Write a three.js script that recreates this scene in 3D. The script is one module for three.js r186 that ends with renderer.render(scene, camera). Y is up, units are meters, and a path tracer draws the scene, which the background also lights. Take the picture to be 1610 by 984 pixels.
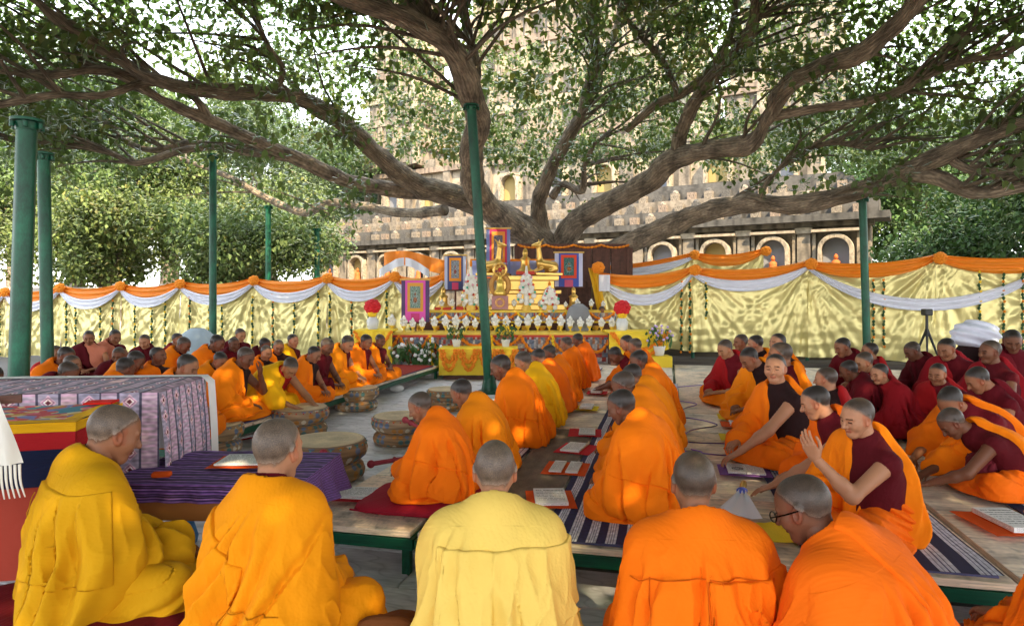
import * as THREE from 'three';
import { mergeGeometries } from 'three/addons/utils/BufferGeometryUtils.js';
import { ImprovedNoise } from 'three/addons/math/ImprovedNoise.js';
import { RoundedBoxGeometry } from 'three/addons/geometries/RoundedBoxGeometry.js';

const scene = new THREE.Scene();
// ---------------------------------------------------------------- camera, sky, sun, exposure
const camera = new THREE.PerspectiveCamera(50.64, 1610 / 984, 0.05, 800);
camera.position.set(0, 1.55, 0); camera.lookAt(0, 1.55, -10);
camera.setViewOffset(1610, 984, 0, 27, 1610, 984);                  // lens shifted down a little, uprights stay upright
{
  const W = 256, H = 128, d = new Float32Array(W * H * 4), nz = new ImprovedNoise();
  for (let j = 0; j < H; j++) for (let i = 0; i < W; i++) {
    const el = (j / (H - 1) - 0.5) * Math.PI, az = i / W * Math.PI * 2, h = Math.max(0, Math.sin(el)), q = (j * W + i) * 4;
    const x = Math.cos(az) * Math.cos(el), z = Math.sin(az) * Math.cos(el), k = 1 / (h + 0.25);
    let c = nz.noise(x * k * 1.3, z * k * 1.3, 2) + 0.5 * nz.noise(x * k * 3, z * k * 3, 5); c = Math.min(1, Math.max(0, c * 0.9 + 0.35)) * 0.75;
    const t = Math.pow(1 - h, 2.2), g = el < 0 ? 0.5 : 1;
    for (const [ch, zen, hor, cl] of [[0, 0.38, 0.78, 0.86], [1, 0.46, 0.79, 0.85], [2, 0.62, 0.8, 0.83]]) d[q + ch] = ((zen + (hor - zen) * t) * (1 - c) + cl * c) * g;
    d[q + 3] = 1;
  }
  const t = new THREE.DataTexture(d, W, H, THREE.RGBAFormat, THREE.FloatType); t.mapping = THREE.EquirectangularReflectionMapping; t.magFilter = THREE.LinearFilter; t.needsUpdate = true;
  scene.background = t; scene.environment = t;
}
const sunDir = new THREE.Vector3(0.34, 0.8, 0.56).normalize();      // high, behind the camera's right shoulder
const sun = new THREE.DirectionalLight(0xffe6c0, 2.0); sun.position.copy(sunDir).multiplyScalar(60); sun.target.position.set(0, 0, -14); scene.add(sun, sun.target);
sun.castShadow = true; sun.shadow.mapSize.set(4096, 4096); Object.assign(sun.shadow.camera, { left: -45, right: 45, top: 45, bottom: -45, near: 1, far: 160 });
const renderer = new THREE.WebGLRenderer({ antialias: true });
renderer.toneMapping = THREE.LinearToneMapping; renderer.toneMappingExposure = 6.8; renderer.shadowMap.enabled = true;
// ---------------------------------------------------------------- helpers
let seedState = 12345;
const rnd = () => { seedState = (seedState * 1664525 + 1013904223) >>> 0; return seedState / 4294967296; };
const rr = (a, b) => a + (b - a) * rnd();
const perlin = new ImprovedNoise();
const N3 = (x, y, z) => perlin.noise(x, y, z);
const clamp = (x, a, b) => x < a ? a : x > b ? b : x;
const sstep = (a, b, x) => { x = clamp((x - a) / (b - a), 0, 1); return x * x * (3 - 2 * x); };
const V = (x, y, z) => new THREE.Vector3(x, y, z);
const taken = {};
function numbered(n) { if (!(n in taken)) { taken[n] = 0; return n; } taken[n]++; return n + '_' + String(taken[n]).padStart(3, '0'); }
function tag(o, label, category, group) { o.userData.label = label; o.userData.category = category; if (group) o.userData.group = group; return o; }
function thing(name, label, category, p = [0, 0, 0], turn = 0, group) {
  const o = new THREE.Group(); o.name = numbered(name); o.position.set(p[0], p[1], p[2]); o.rotation.y = turn; scene.add(o);
  return tag(o, label, category, group);
}
function part(name, geo, m, parent) {
  const o = new THREE.Mesh(geo, m); o.name = name; o.castShadow = o.receiveShadow = true; parent.add(o); return o;
}
function struct(name, geo, m) { const o = part(numbered(name), geo, m, scene); o.userData.kind = 'structure'; return o; }
function solo(name, geo, m, label, category, p = [0, 0, 0], turn = 0, group) {
  const o = part(numbered(name), geo, m, scene); o.position.set(p[0], p[1], p[2]); o.rotation.y = turn; return tag(o, label, category, group);
}
const mat = (r, g, b, rough = 0.8, metal = 0, extra = {}) => new THREE.MeshStandardMaterial({ color: new THREE.Color().setRGB(r, g, b), roughness: rough, metalness: metal, side: THREE.DoubleSide, ...extra });
const box = (w, h, d, x = 0, y = 0, z = 0) => new THREE.BoxGeometry(w, h, d).translate(x, y, z);
const rbox = (w, h, d, r, x = 0, y = 0, z = 0) => new RoundedBoxGeometry(w, h, d, 2, r).translate(x, y, z);
const cyl = (r0, r1, h, x = 0, y = 0, z = 0, n = 16) => new THREE.CylinderGeometry(r1, r0, h, n).translate(x, y + h / 2, z);
const ball = (r, x, y, z, n = 10) => new THREE.SphereGeometry(r, n, Math.max(4, n - 3)).translate(x, y, z);
const strip = (g) => { g = g.index ? g : g; for (const k of Object.keys(g.attributes)) if (!['position', 'normal', 'uv'].includes(k)) g.deleteAttribute(k); return g; };
const merge = (a) => mergeGeometries(a.map((g) => { g = g.index ? g.toNonIndexed() : g; return strip(g); }));
const lathe = (pts, n = 24) => new THREE.LatheGeometry(pts.map(([x, y]) => new THREE.Vector2(x, y)), n);
function tube(pts, radii, seg = 40, n = 8, close = true) {          // a tapered tube through points
  const c = new THREE.CatmullRomCurve3(pts.map((p) => V(...p)), false, 'catmullrom', 0.5);
  const fr = c.computeFrenetFrames(seg, false), pos = [], nor = [], uv = [], idx = [];
  let len = 0, last = null;
  for (let i = 0; i <= seg; i++) {
    const t = i / seg, p = c.getPoint(t), k = t * (radii.length - 1), j = Math.min(Math.floor(k), radii.length - 2), r = radii[j] + (radii[j + 1] - radii[j]) * (k - j);
    if (last) len += p.distanceTo(last); last = p;
    const Nn = fr.normals[i], B = fr.binormals[i];
    for (let a = 0; a <= n; a++) {
      const th = a / n * Math.PI * 2, cx = Math.cos(th), sy = Math.sin(th);
      const d = V(0, 0, 0).addScaledVector(Nn, cx).addScaledVector(B, sy);
      pos.push(p.x + d.x * r, p.y + d.y * r, p.z + d.z * r); nor.push(d.x, d.y, d.z); uv.push(a / n * Math.max(1, Math.round(6.28 * radii[0])) , len);
    }
  }
  for (let i = 0; i < seg; i++) for (let a = 0; a < n; a++) { const q = i * (n + 1) + a; idx.push(q, q + 1, q + n + 1, q + 1, q + n + 2, q + n + 1); }
  const g = new THREE.BufferGeometry();
  if (close) for (const [i, s] of [[0, 1], [seg, -1]]) {
    const b = i * (n + 1), ci = pos.length / 3, p = c.getPoint(i / seg), t = fr.tangents[i];
    pos.push(p.x, p.y, p.z); nor.push(-t.x * s, -t.y * s, -t.z * s); uv.push(0, 0);
    for (let a = 0; a < n; a++) s > 0 ? idx.push(ci, b + a + 1, b + a) : idx.push(ci, b + a, b + a + 1);
  }
  g.setAttribute('position', new THREE.Float32BufferAttribute(pos, 3)); g.setAttribute('normal', new THREE.Float32BufferAttribute(nor, 3));
  g.setAttribute('uv', new THREE.Float32BufferAttribute(uv, 2)); g.setIndex(idx); return g;
}
function sheet(nu, nv, f, uvScale = [1, 1]) {                       // a parametric surface f(u, v) -> [x, y, z]
  const pos = [], uv = [], idx = [];
  for (let j = 0; j <= nv; j++) for (let i = 0; i <= nu; i++) { pos.push(...f(i / nu, j / nv)); uv.push(i / nu * uvScale[0], j / nv * uvScale[1]); }
  for (let j = 0; j < nv; j++) for (let i = 0; i < nu; i++) { const q = j * (nu + 1) + i; idx.push(q, q + 1, q + nu + 1, q + 1, q + nu + 2, q + nu + 1); }
  const g = new THREE.BufferGeometry(); g.setAttribute('position', new THREE.Float32BufferAttribute(pos, 3)); g.setAttribute('uv', new THREE.Float32BufferAttribute(uv, 2));
  g.setIndex(idx); g.computeVertexNormals(); return g;
}
function tex(w, h, f, srgb = true, repeat = true) {                 // f(u, v) -> [r, g, b] in 0..1
  const d = new Uint8Array(w * h * 4);
  for (let j = 0; j < h; j++) for (let i = 0; i < w; i++) { const c = f(i / w, j / h, i, j), q = (j * w + i) * 4; d[q] = clamp(c[0], 0, 1) * 255; d[q + 1] = clamp(c[1], 0, 1) * 255; d[q + 2] = clamp(c[2], 0, 1) * 255; d[q + 3] = 255; }
  const t = new THREE.DataTexture(d, w, h); t.magFilter = THREE.LinearFilter; t.minFilter = THREE.LinearMipmapLinearFilter; t.generateMipmaps = true;
  if (repeat) t.wrapS = t.wrapT = THREE.RepeatWrapping; if (srgb) t.colorSpace = THREE.SRGBColorSpace; t.needsUpdate = true; return t;
}
const tn = (u, v, f, s = 0) => N3(u * f, v * f, s) ;                // perlin; tiles only for integer f with period handled by wrap below
function tiled(u, v, f, s = 0) {                                    // noise that tiles over the unit square
  const a = tn(u, v, f, s), b = tn(u - 1, v, f, s), c = tn(u, v - 1, f, s), d = tn(u - 1, v - 1, f, s);
  const x = sstep(0.6, 1, u), y = sstep(0.6, 1, v);
  return (a * (1 - x) + b * x) * (1 - y) + (c * (1 - x) + d * x) * y;
}

// ---------------------------------------------------------------- meshing of distance fields
function meshField(f, lo, hi, c, opt = {}) {
  const nx = Math.ceil((hi[0] - lo[0]) / c) + 1, ny = Math.ceil((hi[1] - lo[1]) / c) + 1, nz = Math.ceil((hi[2] - lo[2]) / c) + 1;
  const val = new Float32Array(nx * ny * nz), B = 6, R = c * B * 0.87 + (opt.margin ?? 0.03);
  for (let bz = 0; bz < nz; bz += B) for (let by = 0; by < ny; by += B) for (let bx = 0; bx < nx; bx += B) {
    const d = f(lo[0] + (bx + B / 2 - 0.5) * c, lo[1] + (by + B / 2 - 0.5) * c, lo[2] + (bz + B / 2 - 0.5) * c), skip = Math.abs(d) > R;
    for (let z = bz; z < Math.min(bz + B, nz); z++) for (let y = by; y < Math.min(by + B, ny); y++) for (let x = bx; x < Math.min(bx + B, nx); x++)
      val[(z * ny + y) * nx + x] = skip ? d : f(lo[0] + x * c, lo[1] + y * c, lo[2] + z * c);
  }
  const vid = new Int32Array(nx * ny * nz).fill(-1), pos = [], nor = [], col = [], uv = [];
  const o = [0, 1, nx, nx + 1, nx * ny, nx * ny + 1, nx * ny + nx, nx * ny + nx + 1];
  const E = [[0, 1], [2, 3], [4, 5], [6, 7], [0, 2], [1, 3], [4, 6], [5, 7], [0, 4], [1, 5], [2, 6], [3, 7]];
  const e = c * 0.35;
  for (let z = 0; z < nz - 1; z++) for (let y = 0; y < ny - 1; y++) for (let x = 0; x < nx - 1; x++) {
    const q = (z * ny + y) * nx + x; let m = 0;
    for (let k = 0; k < 8; k++) if (val[q + o[k]] < 0) m |= 1 << k;
    if (m === 0 || m === 255) continue;
    let sx = 0, sy = 0, sz = 0, n = 0;
    for (const [a, b] of E) {
      const va = val[q + o[a]], vb = val[q + o[b]]; if ((va < 0) === (vb < 0)) continue;
      const t = va / (va - vb); n++;
      sx += (a & 1) + t * ((b & 1) - (a & 1)); sy += (a >> 1 & 1) + t * ((b >> 1 & 1) - (a >> 1 & 1)); sz += (a >> 2) + t * ((b >> 2) - (a >> 2));
    }
    let X = lo[0] + (x + sx / n) * c, Y = lo[1] + (y + sy / n) * c, Z = lo[2] + (z + sz / n) * c;
    const k1 = f(X + e, Y - e, Z - e), k2 = f(X - e, Y - e, Z + e), k3 = f(X - e, Y + e, Z - e), k4 = f(X + e, Y + e, Z + e);
    let gx = k1 - k2 - k3 + k4, gy = -k1 - k2 + k3 + k4, gz = -k1 + k2 - k3 + k4; const l = Math.hypot(gx, gy, gz) || 1; gx /= l; gy /= l; gz /= l;
    vid[q] = pos.length / 3; pos.push(X, Y, Z); nor.push(gx, gy, gz);
    if (opt.uv) uv.push(...opt.uv(X, Y, Z, gx, gy, gz)); else uv.push((X + Z * 0.6) * 2, (Y + Z * 0.4) * 2);
    if (opt.color) col.push(...opt.color(X, Y, Z, gx, gy, gz));
  }
  const idx = [], hid = opt.hide ? new Uint8Array(pos.length / 3) : null;
  if (hid) for (let i = 0; i < hid.length; i++) hid[i] = opt.hide(pos[i * 3], pos[i * 3 + 1], pos[i * 3 + 2]) ? 1 : 0;
  const tri = (a, b, d) => { if (!(hid && hid[a] && hid[b] && hid[d])) idx.push(a, b, d); };
  const quad = (a, b, d, g, flip) => { if (a < 0 || b < 0 || d < 0 || g < 0) return; if (flip) { tri(a, d, b); tri(a, g, d); } else { tri(a, b, d); tri(a, d, g); } };
  const W = nx * ny;
  for (let z = 1; z < nz - 1; z++) for (let y = 1; y < ny - 1; y++) for (let x = 1; x < nx - 1; x++) {
    const q = z * W + y * nx + x, s = val[q] < 0;
    if (s !== val[q + 1] < 0) quad(vid[q - nx - W], vid[q - W], vid[q], vid[q - nx], !s);
    if (s !== val[q + nx] < 0) quad(vid[q - 1 - W], vid[q - 1], vid[q], vid[q - W], !s);
    if (s !== val[q + W] < 0) quad(vid[q - 1 - nx], vid[q - nx], vid[q], vid[q - 1], !s);
  }
  // drop vertices that no triangle uses
  const map = new Int32Array(pos.length / 3).fill(-1), P = [], Q = [], U = [], C = []; let n = 0;
  for (let i = 0; i < idx.length; i++) { const v = idx[i]; if (map[v] < 0) { map[v] = n++; P.push(pos[v * 3], pos[v * 3 + 1], pos[v * 3 + 2]); Q.push(nor[v * 3], nor[v * 3 + 1], nor[v * 3 + 2]); U.push(uv[v * 2], uv[v * 2 + 1]); if (opt.color) C.push(col[v * 3], col[v * 3 + 1], col[v * 3 + 2]); } idx[i] = map[v]; }
  const g = new THREE.BufferGeometry(); g.setAttribute('position', new THREE.Float32BufferAttribute(P, 3)); g.setAttribute('normal', new THREE.Float32BufferAttribute(Q, 3)); g.setAttribute('uv', new THREE.Float32BufferAttribute(U, 2));
  if (opt.color) g.setAttribute('color', new THREE.Float32BufferAttribute(C, 3)); g.setIndex(idx); return g;
}
const smin = (a, b, k) => { const h = Math.max(k - Math.abs(a - b), 0) / k; return Math.min(a, b) - h * h * k * 0.25; };
const smax = (a, b, k) => -smin(-a, -b, k);
function cone(x, y, z, b) {                                         // tapered capsule b = [ax,ay,az, bx,by,bz, ra,rb]
  const dx = b[3] - b[0], dy = b[4] - b[1], dz = b[5] - b[2], px = x - b[0], py = y - b[1], pz = z - b[2];
  const L = dx * dx + dy * dy + dz * dz; let t = L > 0 ? (px * dx + py * dy + pz * dz) / L : 0; t = t < 0 ? 0 : t > 1 ? 1 : t;
  const qx = px - dx * t, qy = py - dy * t, qz = pz - dz * t; return Math.sqrt(qx * qx + qy * qy + qz * qz) - (b[6] + (b[7] - b[6]) * t);
}
const bones = (list, k) => (x, y, z) => { let d = cone(x, y, z, list[0]); for (let i = 1; i < list.length; i++) d = smin(d, cone(x, y, z, list[i]), k); return d; };
const ell = (x, y, z, c, r) => { const a = (x - c[0]) / r[0], b = (y - c[1]) / r[1], d = (z - c[2]) / r[2], k = Math.sqrt(a * a + b * b + d * d); return (k - 1) * Math.min(r[0], r[1], r[2]) * (k > 1 ? 1 : 1); };
// ---------------------------------------------------------------- ground, marble floor, wooden platforms
const TH = -0.2315, CS = Math.cos(TH), SN = -Math.sin(TH);
const dk = (s, t) => [s * CS + t * SN, s * SN - t * CS];            // courtyard grid (s to the right, t away) to x, z
const noiseTex = (base, amp, f, seed = 0, n = 256) => tex(n, n, (u, v) => { const k = tiled(u, v, f, seed) * 0.6 + tiled(u, v, f * 4, seed + 3) * 0.3 + tiled(u, v, f * 13, seed + 7) * 0.3; return base.map((c) => c * (1 + amp * k)); });
{
  const g = new THREE.PlaneGeometry(700, 700, 1, 1).rotateX(-Math.PI / 2); g.attributes.uv.array.forEach((v, i, a) => { a[i] = v * 350; });
  const o = struct('ground', g, new THREE.MeshStandardMaterial({ map: noiseTex([0.5, 0.47, 0.42], 0.5, 4), roughness: 0.95 })); o.position.y = -0.03;
  const floor = struct('marble_floor', new THREE.PlaneGeometry(44, 26).rotateX(-Math.PI / 2), mat(0.14, 0.13, 0.12, 0.9)); floor.position.set(-2, -0.012, -9);
  const marble = [0, 1, 2, 3].map((k) => new THREE.MeshStandardMaterial({ map: tex(256, 256, (u, v) => {
    const w = u * 3 + v + 0.9 * tiled(u, v, 4, k) , vein = Math.pow(1 - Math.abs(Math.sin(w * 5)), 6) * 0.12, st = 0.1 * tiled(u, v, 3, k + 9) + 0.07 * tiled(u, v, 20, k) - Math.max(0, tiled(u, v, 6, k + 20)) * 0.16, b = 0.92 + [0, -0.04, -0.02, -0.07][k] + st - vein;
    return [b * 0.985, b * 0.985, b]; }), roughness: 0.5 }));
  const slab = new RoundedBoxGeometry(1.19, 0.06, 0.44, 1, 0.006); let n = 0;
  for (let i = 0; i < 34; i++) for (let j = -8; j < 6; j++) {
    const s = -3.2 + (j + (i % 2) * 0.5) * 1.2, t = 1.7 + i * 0.45; if (s > -1.2 && t > 3.7 && t < 13.4) continue; if (s < -5.6 && t < 13) continue; if (s > 2.2 && t > 3) continue; if (n >= 298) continue; n++;
    const [x, z] = dk(s, t), o = part(n > 1 ? 'slab_' + String(n - 1).padStart(3, '0') : 'slab', slab, marble[(i * 7 + j * 3 + 40) % 4], floor);
    o.position.set(x + 2, -0.026 + rr(0, 0.003) + 0.012, z + 9); o.rotation.y = TH;
  }
}
const green = new THREE.MeshStandardMaterial({ map: noiseTex([0.02, 0.31, 0.22], 0.5, 3, 4), roughness: 0.42, metalness: 0.1 });
const woodTex = (b, seed) => tex(256, 256, (u, v) => {
  const g = tiled(u, v * 6, 5, seed) * 0.16 + tiled(u * 3, v, 3, seed + 2) * 0.12, st = Math.max(0, tiled(u, v, 5, seed + 5) - 0.12) * 0.5, sc = Math.max(0, tiled(u * 2, v, 16, seed + 8) - 0.2) * 0.35;
  return b.map((c) => c * (1 + g - st - sc + 0.06 + 0.1 * tiled(u, v, 40, seed))); });
const boards = [[0.84, 0.78, 0.7], [0.87, 0.81, 0.73], [0.79, 0.74, 0.67], [0.87, 0.78, 0.68]].map((c, i) => new THREE.MeshStandardMaterial({ map: woodTex(c, i * 11 + 1), roughness: 0.75 }));
function platform(s0, s1, t0, t1, nb, label, h = 0.25) {
  const [x, z] = dk((s0 + s1) / 2, (t0 + t1) / 2), W = s1 - s0 - 0.012, L = t1 - t0 - 0.012;
  const o = thing('wooden_platform', label, 'platform', [x, 0, z], TH, 'low wooden platforms on green steel frames');
  part('frame', merge([box(W, 0.06, 0.04, 0, h - 0.07, L / 2 - 0.02), box(W, 0.06, 0.04, 0, h - 0.07, -L / 2 + 0.02), box(0.04, 0.06, L - 0.082, W / 2 - 0.02, h - 0.07, 0), box(0.04, 0.06, L - 0.082, -W / 2 + 0.02, h - 0.07, 0)]), green, o);
  for (const a of [-1, 1]) for (const b of [-1, 1]) part('leg', box(0.045, h - 0.1, 0.045, a * (W / 2 - 0.05), (h - 0.1) / 2, b * (L / 2 - 0.05)), green, o);
  const bl = L / nb, g = rbox(W - 0.03, 0.036, bl - 0.022, 0.004); 
  for (let i = 0; i < nb; i++) { const m = part('board', g, boards[Math.floor(rnd() * 4)], o); m.position.set(rr(-0.004, 0.004), h - 0.018 + rr(-0.003, 0.002), -L / 2 + (i + 0.5) * bl); m.rotation.y = rr(-0.004, 0.004) + (rnd() < 0.5 ? Math.PI : 0); }
}
{
  const cols = [[-2.1, -1.36, 'narrow row along the marble aisle'], [-1.36, 0.1, 'row under the middle striped mat'], [0.1, 1.56, 'row crossed by the purple cable'], [1.56, 3.02, 'row under the bowing readers'], [3.02, 4.48, 'row under the maroon robed readers'], [4.48, 5.94, 'outermost row beside the gold fence']];
  const rows = [[3.4, 6.55, 'nearest bay of the '], [6.55, 9.7, 'middle bay of the '], [9.7, 12.85, 'bay nearest the altar of the ']];
  for (const [s0, s1, a] of cols) for (const [t0, t1, b] of rows) { if (s0 > 4 && t0 < 5) continue; if (s0 < -2 && t0 > 9) continue; platform(s0, s1, t0, t1, 3, 'plywood platform, ' + b + a); }
  for (const [t0, t1, b] of [[4.9, 8.3, 'nearest the patterned table'], [8.3, 11.7, 'nearest the altar']]) platform(-6.6, -4.15, t0, t1, 3, 'low wooden platform under the seated rows beyond the drums, ' + b, 0.25);
}
// ---------------------------------------------------------------- people: heads, hands, seated bodies and robes
const bone = (a, b, ra, rb) => [a.x, a.y, a.z, b.x, b.y, b.z, ra, rb];
function headField(o = {}) {
  const w = o.w ?? 1, j = o.jaw ?? 1, ns = o.nose ?? 1;
  const f0 = [[0, 0, 0.02, 0, -0.084, 0.054, 0.06 * w, 0.029 * j], [0.047 * w, -0.03, 0.005, 0.02, -0.083, 0.044, 0.024, 0.022 * j], [-0.047 * w, -0.03, 0.005, -0.02, -0.083, 0.044, 0.024, 0.022 * j],
    [0.037, -0.026, 0.05, 0.04, -0.02, 0.046, 0.03, 0.03], [-0.037, -0.026, 0.05, -0.04, -0.02, 0.046, 0.03, 0.03]];
  return (x, y, z) => {
    const X = Math.abs(x);
    let d = ell(x, y, z, [0, 0.03, -0.012], [0.075 * w, 0.086, 0.097]);
    d = smin(d, ell(x, y, z, [0, 0.035, -0.045], [0.068 * w, 0.07, 0.062]), 0.02);
    for (const b of f0) d = smin(d, cone(x, y, z, b), 0.024);
    d = smin(d, cone(X, y, z, [0.043, 0.024, 0.066, 0.008, 0.02, 0.081, 0.011, 0.01]), 0.012);
    d = smax(d, -(Math.hypot(X - 0.032, y - 0.004, z - 0.094) - 0.0165), 0.014);
    d = smin(d, Math.hypot(X - 0.031, y - 0.003, z - 0.069) - 0.0125, 0.004);
    d = smin(d, cone(x, y, z, [0, 0.012, 0.083, 0, -0.024, 0.1 + 0.005 * ns, 0.007, 0.0125 * ns]), 0.012);
    d = smin(d, cone(X, y, z, [0.01, -0.028, 0.09, 0.012, -0.03, 0.087, 0.009, 0.008]), 0.008);
    d = smin(d, cone(X, y, z, [0, -0.048, 0.088, 0.021, -0.052, 0.076, 0.0068, 0.003]), 0.007);
    d = smin(d, cone(X, y, z, [0, -0.06, 0.085, 0.018, -0.057, 0.076, 0.0075, 0.003]), 0.007);
    d = smax(d, -cone(X, y, z, [0, -0.0542, 0.094, 0.019, -0.0545, 0.083, 0.0018, 0.0012]), 0.004);
    const ex = X - 0.079 * w, ey = y + 0.004, ez = z + 0.008 + ey * 0.25;
    let ear = Math.sqrt((ex / 0.011) ** 2 + (ey / 0.033) ** 2 + (ez / 0.0195) ** 2); ear = (ear - 1) * 0.011;
    ear = smax(ear, -(Math.hypot(ex - 0.011, ey * 0.62, ez - 0.004) - 0.0105), 0.006);
    d = smin(d, ear, 0.008);
    return smin(d, cone(x, y, z, [0, -0.05, -0.03, 0, -0.15, -0.045, 0.05, 0.053]), 0.028);
  };
}
const hairLine = (x, y, z) => {                                     // > 0 where the shaved scalp shows stubble
  const zz = z + 0.01, front = 0.07 + 0.012 * Math.cos(x * 30), back = -0.048;
  const t = sstep(-0.06, 0.075, zz), side = sstep(0.05, 0.072, Math.abs(x));
  let h = back + (front - back) * t; if (z > -0.035) h += side * 0.02 * (z > 0.03 ? 1 : 0.6);
  return y - h + 0.004 * N3(x * 60, y * 60, z * 60);
};
function headColor(x, y, z) {
  const X = Math.abs(x); let c = [1, 1, 1];
  if (z > 0.05) {
    if (Math.abs(y - 0.0015) < 0.0032 && Math.abs(X - 0.031) < 0.0135) c = [0.09, 0.08, 0.08];
    else if (Math.abs(y - (0.0245 + (0.03 - X) * 0.08)) < 0.0042 && X > 0.012 && X < 0.05) c = [0.16, 0.14, 0.13];
    else if (y < -0.045 && y > -0.067 && X < 0.024 && z > 0.076) c = Math.abs(y + 0.0545) < 0.0018 ? [0.4, 0.25, 0.25] : [0.86, 0.58, 0.58];
  }
  if (Math.abs(X - 0.083) < 0.012 && Math.abs(y) < 0.04 && z < 0.03) c = [1.05, 0.82, 0.78];
  const n = 1 + 0.1 * N3(x * 40, y * 40, z * 40), q = sstep(-0.008, 0.016, hairLine(x, y, z) + 0.006 * N3(x * 110, y * 110, z * 110)); return c.map((k, i) => k * n * (1 - q * [0.55, 0.42, 0.28][i]));   // stubble
}
const headCache = {};
function headGeo(cell, v) {
  const key = cell + '_' + v; if (headCache[key]) return headCache[key];
  const f = headField([{}, { w: 1.03, jaw: 1.15, nose: 1.1 }, { w: 0.97, jaw: 0.9, nose: 0.9 }][v]);
  const g = meshField(f, [-0.11, -0.165, -0.125], [0.11, 0.13, 0.125], cell, { color: headColor, margin: 0.012 });
  const h = meshField((x, y, z) => smax(f(x, y, z) - 0.0013 - 0.0006 * N3(x * 90, y * 90, z * 90), 0.012 - hairLine(x, y, z) - 0.006 * N3(x * 110, y * 110, z * 110), 0.003), [-0.11, -0.1, -0.125], [0.11, 0.13, 0.125], cell, { margin: 0.012, hide: (x, y, z) => f(x, y, z) < -0.006, uv: (x, y, z) => [Math.atan2(x, z) * 0.55 * (0.6 + 0.4 * Math.cos(y * 10)), y * 6], color: (x, y, z) => { const e = 1 - 0.6 * sstep(0.008, 0.04, hairLine(x, y, z)) ; return [e, e, e]; } });
  return headCache[key] = { g, h };
}
const handCache = {};
function handGeo(cell, curl) {                                      // right hand: wrist at 0, fingers to +z, palm to -y, thumb on +x side (a left hand mirrors x)
  const key = cell + '_' + curl; if (handCache[key]) return handCache[key];
  const L = [[-0.03, 0.075, 0.062, 0.0072], [-0.011, 0.083, 0.076, 0.0082], [0.009, 0.085, 0.083, 0.0086], [0.029, 0.082, 0.074, 0.0084]], chains = [];
  for (const [x, z0, len, r] of L) {
    let a = curl * 0.35, p = V(x * 0.95, -0.002, z0), dir = x * 1.1; const ch = [];
    for (let s = 0; s < 3; s++) { const l = len * [0.43, 0.31, 0.26][s]; const q = V(p.x + Math.sin(dir) * l * 0.35, p.y - Math.sin(a) * l, p.z + Math.cos(a) * l); ch.push(bone(p, q, r * (1 - s * 0.07), r * (0.95 - s * 0.08))); p = q; a += curl * (s ? 0.8 : 0.95); }
    chains.push(ch);
  }
  chains.push([[0.022, -0.006, 0.02, 0.046, -0.016, 0.05, 0.013, 0.0105], [0.046, -0.016, 0.05, 0.05, -0.022 - curl * 0.012, 0.082, 0.01, 0.0085], [0.05, -0.022 - curl * 0.012, 0.082, 0.044, -0.026 - curl * 0.02, 0.106, 0.0085, 0.007]]);
  const palm = bones([[-0.02, 0, 0.01, -0.029, -0.002, 0.074, 0.014, 0.0115], [-0.006, 0, 0.01, -0.01, 0, 0.08, 0.015, 0.0115], [0.008, 0, 0.01, 0.009, 0, 0.081, 0.015, 0.0115], [0.018, -0.002, 0.015, 0.027, -0.001, 0.078, 0.014, 0.0115], [0, 0, -0.03, 0, 0, 0.012, 0.0225, 0.02]], 0.012);
  const f = (x, y, z) => { let d = palm(x, y, z); for (const ch of chains) { let q = 1; for (const b of ch) q = Math.min(q, cone(x, y, z, b)); d = smin(d, q, 0.006); } return d; };
  return handCache[key] = meshField(f, [-0.07, -0.13, -0.05], [0.08, 0.05, 0.19], cell, { margin: 0.01, color: (x, y, z) => { const n = y < -0.012 ? 1.12 : 0.98; return [n, n * 0.98, n * 0.96]; } });
}
const rotX = (v, a) => V(v.x, v.y * Math.cos(a) - v.z * Math.sin(a), v.y * Math.sin(a) + v.z * Math.cos(a));
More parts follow.
